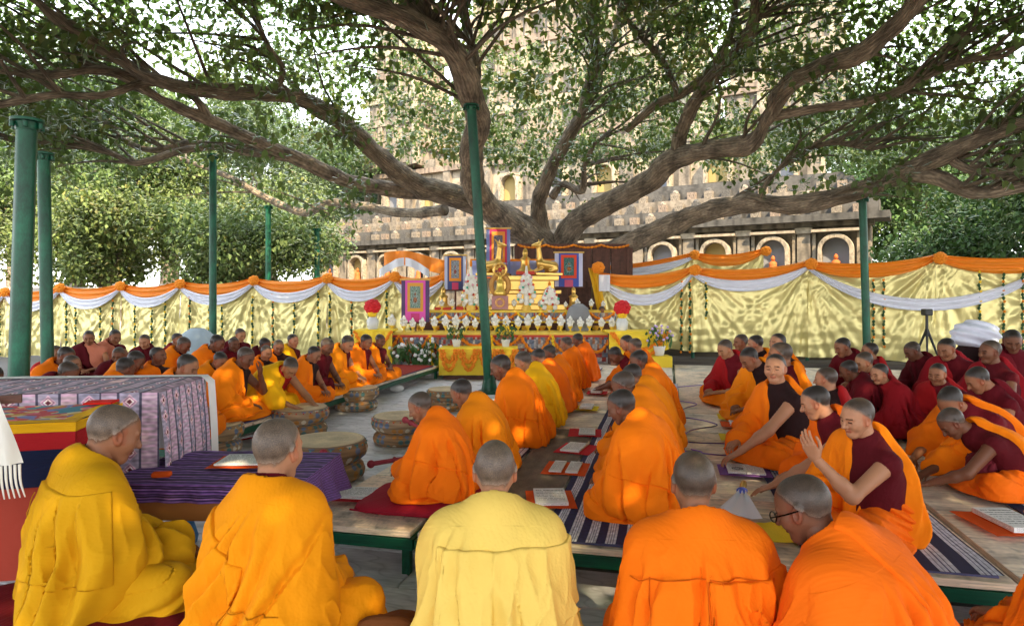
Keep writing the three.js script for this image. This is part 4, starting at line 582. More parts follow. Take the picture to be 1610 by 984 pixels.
// ---------------------------------------------------------------- the great fig tree and the trees round the courtyard
const barkTex = (b, seed) => tex(256, 256, (u, v) => { const r = tiled(u * 3, v * 0.7, 6, seed), q = tiled(u * 2, v, 14, seed + 4), k = 0.35 * r + 0.3 * q + 0.4 * tiled(u, v, 3, seed + 8), li = Math.max(0, tiled(u, v, 5, seed + 12) - 0.1); return [b[0] * (1 + k) + li * 0.25, b[1] * (1 + k) + li * 0.25, b[2] * (1 + k) + li * 0.22]; });
const barkBump = tex(256, 256, (u, v) => { const k = 0.5 + 0.5 * tiled(u * 4, v * 0.8, 6, 31) + 0.3 * tiled(u * 3, v, 18, 33); return [k, k, k]; }, false);
const bark = new THREE.MeshStandardMaterial({ map: barkTex([0.52, 0.465, 0.4], 2), bumpMap: barkBump, bumpScale: 0.03, roughness: 0.95 });
const LIMBS = [
  [[1.04,1.47,-17.2,0.62],[0.93,2.61,-17,0.6],[0.16,3.35,-16.3,0.42],[-1.3,3.81,-15,0.36],[-2.05,3.94,-14.2,0.32],[-2.64,4.32,-13.4,0.27],[-3.17,4.81,-12.7,0.25],[-3.7,5.09,-12.2,0.23],[-4.22,5.12,-11.7,0.21],[-4.79,4.99,-11.2,0.2],[-5.25,4.89,-10.6,0.17],[-5.54,4.88,-10.1,0.14],[-5.78,5.03,-9.4,0.11],[-6.01,5.19,-8.8,0.09],[-6.11,5.41,-8.2,0.06]],
  [[-1.64,3.87,-14.8,0.27],[-2.53,3.84,-14.2,0.24],[-3.38,3.91,-13.5,0.2],[-4.12,4.2,-12.8,0.19],[-4.75,4.42,-12.2,0.17],[-5.3,4.62,-11.6,0.15],[-5.82,4.8,-11,0.12],[-6.35,5.08,-10.4,0.1],[-6.95,4.77,-9.7,0.07],[-7.31,4.67,-9,0.05]],
  [[-5.3,4.62,-11.6,0.11],[-5.44,4.94,-11.2,0.09],[-5.92,5.03,-10.8,0.09],[-6.33,4.64,-10.2,0.085],[-6.69,4.46,-9.6,0.08],[-7.23,4.1,-9,0.07]],
  [[0.74,2.86,-17,0.45],[-0.22,3.33,-15.4,0.42],[-0.75,3.71,-13.6,0.36],[-0.73,4.15,-12,0.31],[-0.56,4.46,-11,0.29],[-0.66,4.66,-10.2,0.27],[-0.77,4.95,-9.7,0.26],[-1.03,5.19,-9.3,0.24],[-1.43,5.33,-9,0.22],[-1.88,5.37,-8.7,0.2],[-2.3,5.43,-8.4,0.18],[-2.88,5.51,-8,0.14]],
  [[-0.86,5.06,-9.6,0.19],[-1.15,5.43,-9.6,0.16],[-1.38,5.8,-9.6,0.14],[-1.52,6.21,-9.6,0.12]],
  [[-0.61,4.76,-10.6,0.13],[-0.6,5.41,-11,0.12],[-0.76,6.06,-11.3,0.11],[-0.93,6.96,-11.6,0.09]],
  [[0.87,2.78,-17,0.34],[0.65,3.68,-16.4,0.27],[0.84,4.36,-15.8,0.22],[1.24,5.13,-15.2,0.2],[1.55,5.61,-14.8,0.18],[1.69,6.16,-14.3,0.16],[1.76,6.66,-13.8,0.15],[1.59,7.2,-13.2,0.13],[1.49,7.67,-12.6,0.1]],
  [[1.59,5.68,-14.8,0.12],[1.97,6.53,-14.6,0.1],[2.22,7.16,-14.4,0.09],[2.32,7.9,-14.2,0.08],[2.09,8.35,-14,0.06]],
  [[0.99,3.99,-16.4,0.16],[1.25,4.28,-16.2,0.13],[1.67,4.06,-15.8,0.12],[1.7,4.59,-15.4,0.09],[1.88,5.01,-15,0.06]],
  [[1.23,2.69,-17,0.5],[1.58,3.36,-16.4,0.4],[2.3,3.73,-15.4,0.36],[2.98,4.04,-14.4,0.34],[3.36,4.38,-13.7,0.33],[3.88,4.42,-13,0.29],[4.44,4.39,-12.3,0.26],[4.5,4.67,-11.6,0.24],[4.52,4.97,-11,0.23],[4.85,5.15,-10.4,0.21],[5.14,5.13,-9.8,0.2],[5.37,5.33,-9.3,0.18],[5.46,5.57,-8.8,0.16],[5.53,5.79,-8.4,0.13]],
  [[3.39,4.28,-13.7,0.22],[3.44,4.9,-13.4,0.2],[3.69,5.51,-13,0.18],[4.03,5.94,-12.5,0.18],[4.3,6.28,-12,0.16],[4.29,6.74,-11.6,0.14],[4.25,7.2,-11.2,0.1]],
  [[2.53,5.2,-14.6,0.1],[3.1,5.63,-14,0.13],[3.53,5.73,-13.6,0.13],[3.97,6.08,-13.2,0.12],[4.25,6.66,-12.8,0.1],[4.23,7.45,-12.4,0.08]],
  [[3.44,5.67,-13.6,0.1],[3.09,6.25,-13.4,0.09],[2.67,6.63,-13.2,0.085],[2.19,7.11,-13,0.07],[1.97,7.64,-12.8,0.05]],
  [[1.39,2.45,-17,0.45],[2.27,2.6,-16.3,0.36],[3.29,3.01,-15.2,0.32],[4.12,3.34,-14.3,0.3],[4.9,3.47,-13.6,0.28],[5.61,3.35,-13.1,0.26],[6.38,3.49,-12.4,0.25],[6.86,3.7,-11.6,0.22],[7.14,3.88,-11,0.2],[7.35,4.02,-10.4,0.18],[7.68,4.14,-9.8,0.15],[8.09,4.25,-9.2,0.11]],
  [[6.86,3.7,-11.6,0.2],[7.16,3.56,-11.2,0.18],[7.48,3.24,-10.8,0.15],[7.82,3.22,-10.5,0.13],[8.3,3.35,-10.1,0.1]],
  [[7.0,3.87,-11.2,0.11],[7.25,3.85,-11,0.11],[7.46,3.58,-10.7,0.1],[7.95,3.52,-10.4,0.08],[8.5,3.59,-10.1,0.06]],
  [[-1.64,3.65,-16.2,0.2],[-2.7,3.67,-17,0.17],[-3.94,3.95,-17.8,0.16],[-4.99,4.12,-18.2,0.15],[-5.81,3.88,-18.6,0.15],[-7.07,4.36,-19.1,0.13],[-8.39,5.07,-19.6,0.11],[-10.1,5.72,-20,0.09],[-11.87,6.45,-20.4,0.06]],
  [[-4.12,4.2,-12.8,0.12],[-5.06,4.36,-13,0.12],[-5.73,4.48,-13.1,0.12],[-6.46,4.63,-13.3,0.1],[-7.28,4.5,-13.4,0.09],[-8.04,4.78,-13.6,0.08],[-8.43,5.2,-13.8,0.06],[-8.95,5.52,-14,0.05]],
  [[-6.03,4.53,-13.2,0.1],[-6.56,4.39,-13,0.1],[-7.26,4.12,-12.8,0.09],[-7.69,4.28,-12.6,0.07],[-8.41,4.4,-12.4,0.06],[-9.21,4.4,-12.2,0.05]],
  [[4.46,4.67,-11.6,0.12],[5.22,4.73,-11.2,0.1],[5.87,4.74,-10.8,0.1],[6.25,4.85,-10.4,0.09],[6.68,5.06,-10,0.07],[7.15,5.03,-9.6,0.05]],
  [[5.03,3.44,-13.4,0.08],[5.11,3.83,-13.2,0.07],[5.52,4.28,-12.9,0.06],[5.95,4.43,-12.5,0.05],[6.52,4.2,-12,0.03]],
  [[-4.22,5.12,-11.7,0.09],[-3.95,5.44,-11.4,0.07],[-4.11,5.77,-11.1,0.06],[-4.19,6.17,-10.8,0.05],[-4.14,6.55,-10.5,0.04]]
];
function leafGeo(n, spread, len, seed) {                            // a spray of heart shaped leaves
  const pos = [], idx = [], M = new THREE.Matrix4(), e = new THREE.Euler(), q = new THREE.Quaternion();
  const P = [[0, 0, 0], [-0.36, 0.14, 0.07], [-0.3, 0.52, 0.06], [0, 1.08, -0.1], [0.3, 0.52, 0.06], [0.36, 0.14, 0.07], [0, 0.45, -0.05]];
  for (let i = 0; i < n; i++) {
    const r = spread * Math.cbrt(rnd()), a = rnd() * 6.28, c = rr(-1, 1), s = Math.sqrt(1 - c * c), l = len * rr(0.7, 1.25), b = pos.length / 3;
    q.setFromEuler(e.set(rr(1.2, 3.6), rnd() * 6.28, rr(-0.6, 0.6), 'YXZ')); M.compose(V(r * s * Math.cos(a), r * c * 0.7, r * s * Math.sin(a)), q, V(l, l, l));
    for (const p of P) { const v = V(...p).applyMatrix4(M); pos.push(v.x, v.y, v.z); }
    for (const [x, y, z] of [[0, 6, 1], [1, 6, 2], [2, 6, 3], [3, 6, 4], [4, 6, 5], [5, 6, 0]]) idx.push(b + x, b + y, b + z);
  }
  const g = new THREE.BufferGeometry(); g.setAttribute('position', new THREE.Float32BufferAttribute(pos, 3)); g.setAttribute('uv', new THREE.Float32BufferAttribute(new Float32Array(pos.length / 3 * 2), 2)); g.setIndex(idx); g.computeVertexNormals(); return g;
}
const leafMat = new THREE.MeshPhysicalMaterial({ color: 0xffffff, roughness: 0.62, transmission: 0.58, thickness: 0, side: THREE.DoubleSide });
const leafMat2 = new THREE.MeshPhysicalMaterial({ color: 0xffffff, roughness: 0.8, transmission: 0.35, thickness: 0, side: THREE.DoubleSide });
function foliage(parent, pts, geos, m, col) {                       // pts: [x, y, z, scale]
  const by = geos.map(() => []); pts.forEach((p, i) => by[i % geos.length].push(p));
  geos.forEach((g, k) => {
    if (!by[k].length) return;
    const im = new THREE.InstancedMesh(g, m, by[k].length), M = new THREE.Matrix4(), q = new THREE.Quaternion(), c = new THREE.Color(); im.name = 'crown'; im.userData.kind = 'stuff'; im.castShadow = im.receiveShadow = true;
    by[k].forEach((p, i) => { q.setFromAxisAngle(V(0, 1, 0), rnd() * 6.28); M.compose(V(p[0], p[1], p[2]), q, V(p[3], p[3], p[3])); im.setMatrixAt(i, M); const t = rr(0.7, 1.35), y = rnd() < 0.1 ? 1.4 : 1; im.setColorAt(i, c.setRGB(col[0] * t * y, col[1] * t, col[2] * t)); });
    parent.add(im);
  });
}
{
  const T = thing('fig_tree', 'huge spreading fig tree with long propped limbs over the whole courtyard', 'tree');
  const ends = [];
  LIMBS.forEach((l, i) => {
    const c = new THREE.CatmullRomCurve3(l.map((p) => V(p[0], p[1], p[2]))), seg = l.length * 7, g = tube(l.map((p) => p.slice(0, 3)), l.map((p) => p[3] * 0.72), seg, 14);
    const P = g.attributes.position, Nn = g.attributes.normal; for (let k = 0; k < P.count; k++) { const x = P.getX(k), y = P.getY(k), z = P.getZ(k), d = 0.05 * N3(x * 2.6, y * 2.6, z * 2.6) + 0.02 * N3(x * 8, y * 8, z * 8), s = Math.min(1, l[0][3] * 3); P.setXYZ(k, x + Nn.getX(k) * d * s, y + Nn.getY(k) * d * s, z + Nn.getZ(k) * d * s); }
    g.computeVertexNormals(); part(i ? 'limb' : 'trunk', g, bark, T);
    for (let k = 0; k < 9; k++) { const t = 0.3 + 0.7 * rnd(); ends.push(c.getPoint(t)); }
    ends.push(c.getPoint(1));
  });
  const buttress = lathe([[0.55, 2.6], [0.75, 1.6], [1.05, 0.7], [1.5, 0]], 18); { const P = buttress.attributes.position; for (let k = 0; k < P.count; k++) { const a = Math.atan2(P.getZ(k), P.getX(k)), y = P.getY(k), s = 1 + 0.22 * Math.sin(a * 5 + y) + 0.1 * Math.sin(a * 11); P.setXYZ(k, P.getX(k) * s, y, P.getZ(k) * s); } buttress.computeVertexNormals(); }
  const bt = part('buttress', buttress, bark, T); bt.position.set(1.05, 0, -17.3);
  // twigs from the limbs into the crown
  const tw = [], pts = [], C = V(1, 0, -15);
  for (const e of ends) for (let k = 0; k < 2; k++) {
    const a = Math.atan2(e.z - C.z, e.x - C.x) + rr(-1.2, 1.2), L = rr(1.0, 2.6), up = rr(-0.15, 0.75), m = e.clone().add(V(Math.cos(a) * L * 0.5, up * L * 0.4 + 0.1, Math.sin(a) * L * 0.5)), f = e.clone().add(V(Math.cos(a + rr(-0.4, 0.4)) * L, up * L * 0.9, Math.sin(a + rr(-0.4, 0.4)) * L));
    tw.push(tube([e.toArray(), m.toArray(), f.toArray()], [0.035, 0.022, 0.008], 7, 5, false));
    for (let j = 0; j < 5; j++) { const p = m.clone().lerp(f, rnd() * 1.15); if (p.z < -6.5 && rnd() < 0.6) pts.push([p.x + rr(-0.3, 0.3), p.y + rr(0.05, 0.5), p.z + rr(-0.3, 0.3), rr(0.75, 1.15)]); }
  }
  const t = part('twigs', merge(tw), bark, T); t.userData.kind = 'stuff';
  // the crown: a wide low dome of sprays, gathered in clumps
  let tries = 0; const want = 17500;
  const gaps = [[-2.5, 0.75, -7.4, 0.75], [0.12, 0.88, -6.7, 0.4], [-3.4, 0.6, -6.7, 0.45]];   // openings through which the sun reaches single figures
  const open = (x, y, z) => gaps.some(([gx, gy, gz, r]) => { const dx = x - gx, dy = y - gy, dz = z - gz, t = dx * sunDir.x + dy * sunDir.y + dz * sunDir.z; return Math.hypot(dx - sunDir.x * t, dy - sunDir.y * t, dz - sunDir.z * t) < r; });
  while (pts.length < want && tries++ < 400000) {
    const x = rr(-19, 21), z = rr(-23, 8), r = Math.hypot((x - 2) / 19, (z + 7.5) / 16); if (r > 1) continue;
    const D = -z, bot = D > 14 ? 1.7 + 0.2 * D : D > 7 ? 4.5 + (14 - D) * 0.3 - (x < -3 ? 1.3 : x > 5 ? 0.8 : 0) * sstep(7, 9, D) : 5.4, top = 5.6 + 6.4 * Math.sqrt(1 - r * r), y = bot + (top - bot) * Math.pow(rnd(), 1.35) + 0.5 * N3(x * 0.5, z * 0.5, 3);
    const near = z > -8.5; if (!near && rnd() < 0.36) continue;
    if (N3(x * 0.55, y * 0.7, z * 0.55) + 0.45 * N3(x * 1.5, y * 1.7, z * 1.5) < (near ? -0.3 : 0.06)) continue;
    if (open(x, y, z)) continue;
    pts.push([x, y, z, z > -5.5 ? rr(1.0, 1.35) : rr(0.75, 1.1)]);
  }
  for (let k = 0; k < 3000;) {                                      // the upper storey, above the view
    const x = rr(-15, 17), z = rr(-12, 7.5), lo = Math.max(6.2, 2.4 + 0.46 * Math.max(0, -z)), y = rr(lo, Math.max(lo + 0.8, 10)); if (open(x, y, z)) continue; k++; pts.push([x, y, z, rr(1.2, 1.7)]);
  }
  for (let k = 0; k < 1300;) { const x = rr(-12, 15), z = rr(-12, -6), lo = 2.5 + 0.46 * -z, y = rr(lo, Math.max(lo + 1, 9.5)); if (open(x, y, z)) continue; k++; pts.push([x, y, z, rr(1.1, 1.5)]); }
  foliage(T, pts, [0, 1, 2, 3].map((k) => leafGeo(22, 0.46, 0.13, k)), leafMat, [0.115, 0.185, 0.032]);
}
function tree(name, label, x, z, h, r, col, n, seed) {
  const T = thing(name, label, 'tree', [x, 0, z], 0, 'trees beyond the fence'), tr = [], pts = [];
  part('trunk', tube([[0, 0, 0], [rr(-0.3, 0.3), h * 0.25, rr(-0.3, 0.3)], [rr(-0.5, 0.5), h * 0.5, 0]], [0.1 + h * 0.035, h * 0.03, h * 0.02], 10, 9), bark, T);
  const cl = []; for (let k = 0; k < 11; k++) { const a = rnd() * 6.28, q = r * Math.sqrt(rnd()) * 0.75, y = h * rr(0.42, 0.9); cl.push([Math.cos(a) * q, y, Math.sin(a) * q, r * rr(0.3, 0.5)]); part('limb', tube([[0, h * 0.3, 0], [Math.cos(a) * q * 0.5, h * 0.3 + (y - h * 0.3) * 0.6, Math.sin(a) * q * 0.5], [Math.cos(a) * q, y, Math.sin(a) * q]], [h * 0.014, h * 0.01, 0.03], 7, 6), bark, T); }
  for (let i = 0; i < n; i++) { const c = cl[i % cl.length], a = rnd() * 6.28, u = rr(-1, 1), s = Math.sqrt(1 - u * u), q = c[3] * Math.pow(rnd(), 0.4); pts.push([c[0] + Math.cos(a) * s * q, c[1] + u * q * 0.75, c[2] + Math.sin(a) * s * q, rr(0.9, 1.5)]); }
  foliage(T, pts, farLeaf, leafMat2, [col[0] * 1.02, col[1] * 1.25, col[2] * 1.25]); return T;
}
const farLeaf = [0, 1].map((k) => leafGeo(34, 0.6, 0.12, k + 9));
{
  const L = [[-17, -26, 9.5, 5, [0.11, 0.15, 0.03], 'bushy yellow green tree behind the fence by the thick green posts'], [-11.5, -29, 8, 4.2, [0.15, 0.17, 0.04], 'pale sunlit tree between the two thinner green posts'], [-20, -38, 15, 8, [0.09, 0.13, 0.03], 'tall dark green tree rising behind the pale bushy ones'], [-9.5, -44, 13, 6, [0.08, 0.13, 0.03], 'dense tree standing against the low end of the temple'], [-26, -30, 12, 6, [0.1, 0.14, 0.04], 'broad tree at the far end of the gold fence'], [-14, -52, 17, 8, [0.08, 0.11, 0.03], 'hazy tall tree farthest back beside the temple'],
    [17.5, -27, 8.5, 4.6, [0.1, 0.16, 0.03], 'bright green tree just past the temple corner'], [22, -34, 12, 6, [0.1, 0.15, 0.04], 'tall tree behind the bright green one past the temple'], [15.5, -19.5, 6.2, 3.4, [0.06, 0.11, 0.02], 'low dark leaved tree overhanging the gold fence'], [27, -28, 11, 6, [0.08, 0.13, 0.03], 'wide tree outermost past the temple corner'],
    [-21, -22, 6.5, 4, [0.17, 0.19, 0.05], 'low pale tree past the end of the gold fence'], [-14.5, -23.5, 5.5, 3.4, [0.16, 0.18, 0.04], 'low yellow green tree right behind the fence by the thinner near post'], [-9.5, -24, 5.2, 3, [0.14, 0.17, 0.04], 'low rounded tree close behind the fence near the slim prop'], [-33, -44, 17, 9, [0.1, 0.14, 0.04], 'far broad tree closing the view past the fence end'], [-22, -60, 20, 10, [0.1, 0.13, 0.04], 'far tall tree between the fence end and the temple'], [-4, -70, 20, 9, [0.1, 0.13, 0.04], 'far tree peeping out behind the low temple end'], [33, -45, 16, 9, [0.1, 0.14, 0.04], 'far broad tree past the temple corner'], [24, -55, 18, 9, [0.1, 0.14, 0.04], 'far tall tree close behind the temple corner'], [44, -40, 16, 9, [0.1, 0.14, 0.04], 'far tree outermost past the temple']];
  for (const [x, z, h, r, c, l] of L) tree('broadleaf_tree', l, x, z, h, r, c, Math.round(230 * r), 1);
}
const POSES = {
  read: { style: 'one', lean: 0.3, headPitch: 0.55, handR: [-0.08, 0.15, 0.34], handL: [0.08, 0.16, 0.32] },
  up: { style: 'one', lean: 0.1, headPitch: 0.12, handR: [-0.12, 0.17, 0.3], handL: [0.08, 0.16, 0.28] },
  front: { style: 'one', lean: 0.18, headPitch: 0.4, handR: [-0.06, 0.2, 0.3], handL: [0.06, 0.2, 0.3], cutAt: -0.02 },
  bow: { style: 'one', lean: 0.8, headPitch: 0.85, handR: [-0.16, 0.06, 0.6], handL: [0.1, 0.06, 0.58], slant: 0.2 },
  both: { style: 'both', flap: (x, y, z) => Math.max(0.13 + 0.22 * x - y, z - 0.12, -0.03 - x * 0.6 - y + 0.12), lean: 0.3, headPitch: 0.5, handR: [-0.06, 0.17, 0.3], handL: [0.06, 0.17, 0.3] },
  bothup: { style: 'both', lean: 0.14, headPitch: 0.3 },
  shawl: { style: 'both', lean: 0.42, headPitch: 0.35, handR: [-0.1, 0.1, 0.45], handL: [0.1, 0.1, 0.42] },
  reach: { style: 'one', lean: 0.36, headPitch: 0.3, handR: [-0.14, 0.06, 0.56], handL: [0.08, 0.12, 0.36], curlR: 0.25 },
  turn: { style: 'one', lean: 0.2, headPitch: 0.1, headYaw: -0.65, handR: [-0.14, 0.1, 0.45], handL: [0.08, 0.14, 0.34] },
  chin: { style: 'one', lean: 0.3, headPitch: 0.5, handR: [-0.05, 0.46, 0.33], hintR: [-0.6, -1, 0], handDirR: [0.3, 0.75, 0.3], palmR: [-0.6, 0, 0.4], curlR: 0.5 },
  raise: { style: 'one', lean: 0.12, headPitch: 0.25, headYaw: -0.12, handR: [-0.1, 0.47, 0.4], hintR: [-0.35, -1, -0.1], handDirR: [0.15, 0.85, 0.45], palmR: [-0.5, -0.2, 0.6], curlR: 0.35, handL: [0.06, 0.16, 0.3], cutAt: -0.03, collar: 0.0, foreL: true },
  // the nearest row, each sitting in a way of its own
  mustard: { flap: (x, y, z) => Math.max(-0.03 - x + 0.1 * (y - 0.3), 0.17 - y - 0.15 * z, y - 0.5, z - 0.04), open: false, style: 'both', lean: 0.03, headPitch: 0.38, kneeW: 0.3, headSize: 0.97, hem: 0.015, skirtFold: 0.45, seed: 21, fat: 1.0, hintR: [-0.35, -0.7, -0.2], hintL: [0.35, -0.7, -0.2], flare: 0.075, fold: 1.15, slant: 0.3, per: 0.12, headYaw: -0.15 },
  golden: { roll: -0.12, headSize: 1.0, flap: (x, y, z) => Math.max(x - 0.015 - 0.2 * (y - 0.2), y - 0.38 + 0.5 * x, z - 0.1), style: 'one', cut: [-0.9, 0.25, 0.3], cutAt: -0.15, lean: 0.1, headPitch: 0.12, headYaw: -0.15, seed: 5, fat: 0.98, hintR: [-0.22, -0.8, -0.3], hintL: [0.22, -0.8, -0.3], flare: 0.06, kneeW: 0.24, fold: 1.2, slant: 0.75, per: 0.13, collar: 0.2, neckR: 0.1, hem: 0.03 },
  pale: { headSize: 0.97, flap: (x, y, z) => Math.max(0.19 + 0.12 * x - y, y - 0.47, z - 0.1, -0.2 - x), style: 'both', lean: 0.12, headPitch: 0.15, seed: 33, slant: -0.1, fold: 1.3, per: 0.12, flare: 0.06, hintR: [-0.22, -0.8, -0.3], hintL: [0.22, -0.8, -0.3], fat: 0.94, kneeW: 0.22, hem: 0.02 },
  plain: { headSize: 0.96, flap: (x, y, z) => Math.max(-0.02 - x, 0.25 - 0.1 * x - y, y - 0.43, z - 0.08), style: 'both', lean: 0.16, headPitch: 0.2, kneeW: 0.23, seed: 14, slant: -0.06, fold: 1.3, per: 0.13, flare: 0.065, hintR: [-0.26, -0.8, -0.3], hintL: [0.26, -0.8, -0.3], fat: 0.97, collar: 0.08, neckR: 0.094, hem: 0.02 },
  stoop: { flap: (x, y, z) => Math.max(-0.06 - x, 0.16 + 0.25 * x - y, z - 0.15), style: 'both', lean: 0.5, headPitch: 0.45, kneeW: 0.26, seed: 27, slant: 0.25, fold: 1.25, per: 0.12, collar: 0.02, twist: 0.1, flare: 0.11, hem: 0.02 },
};
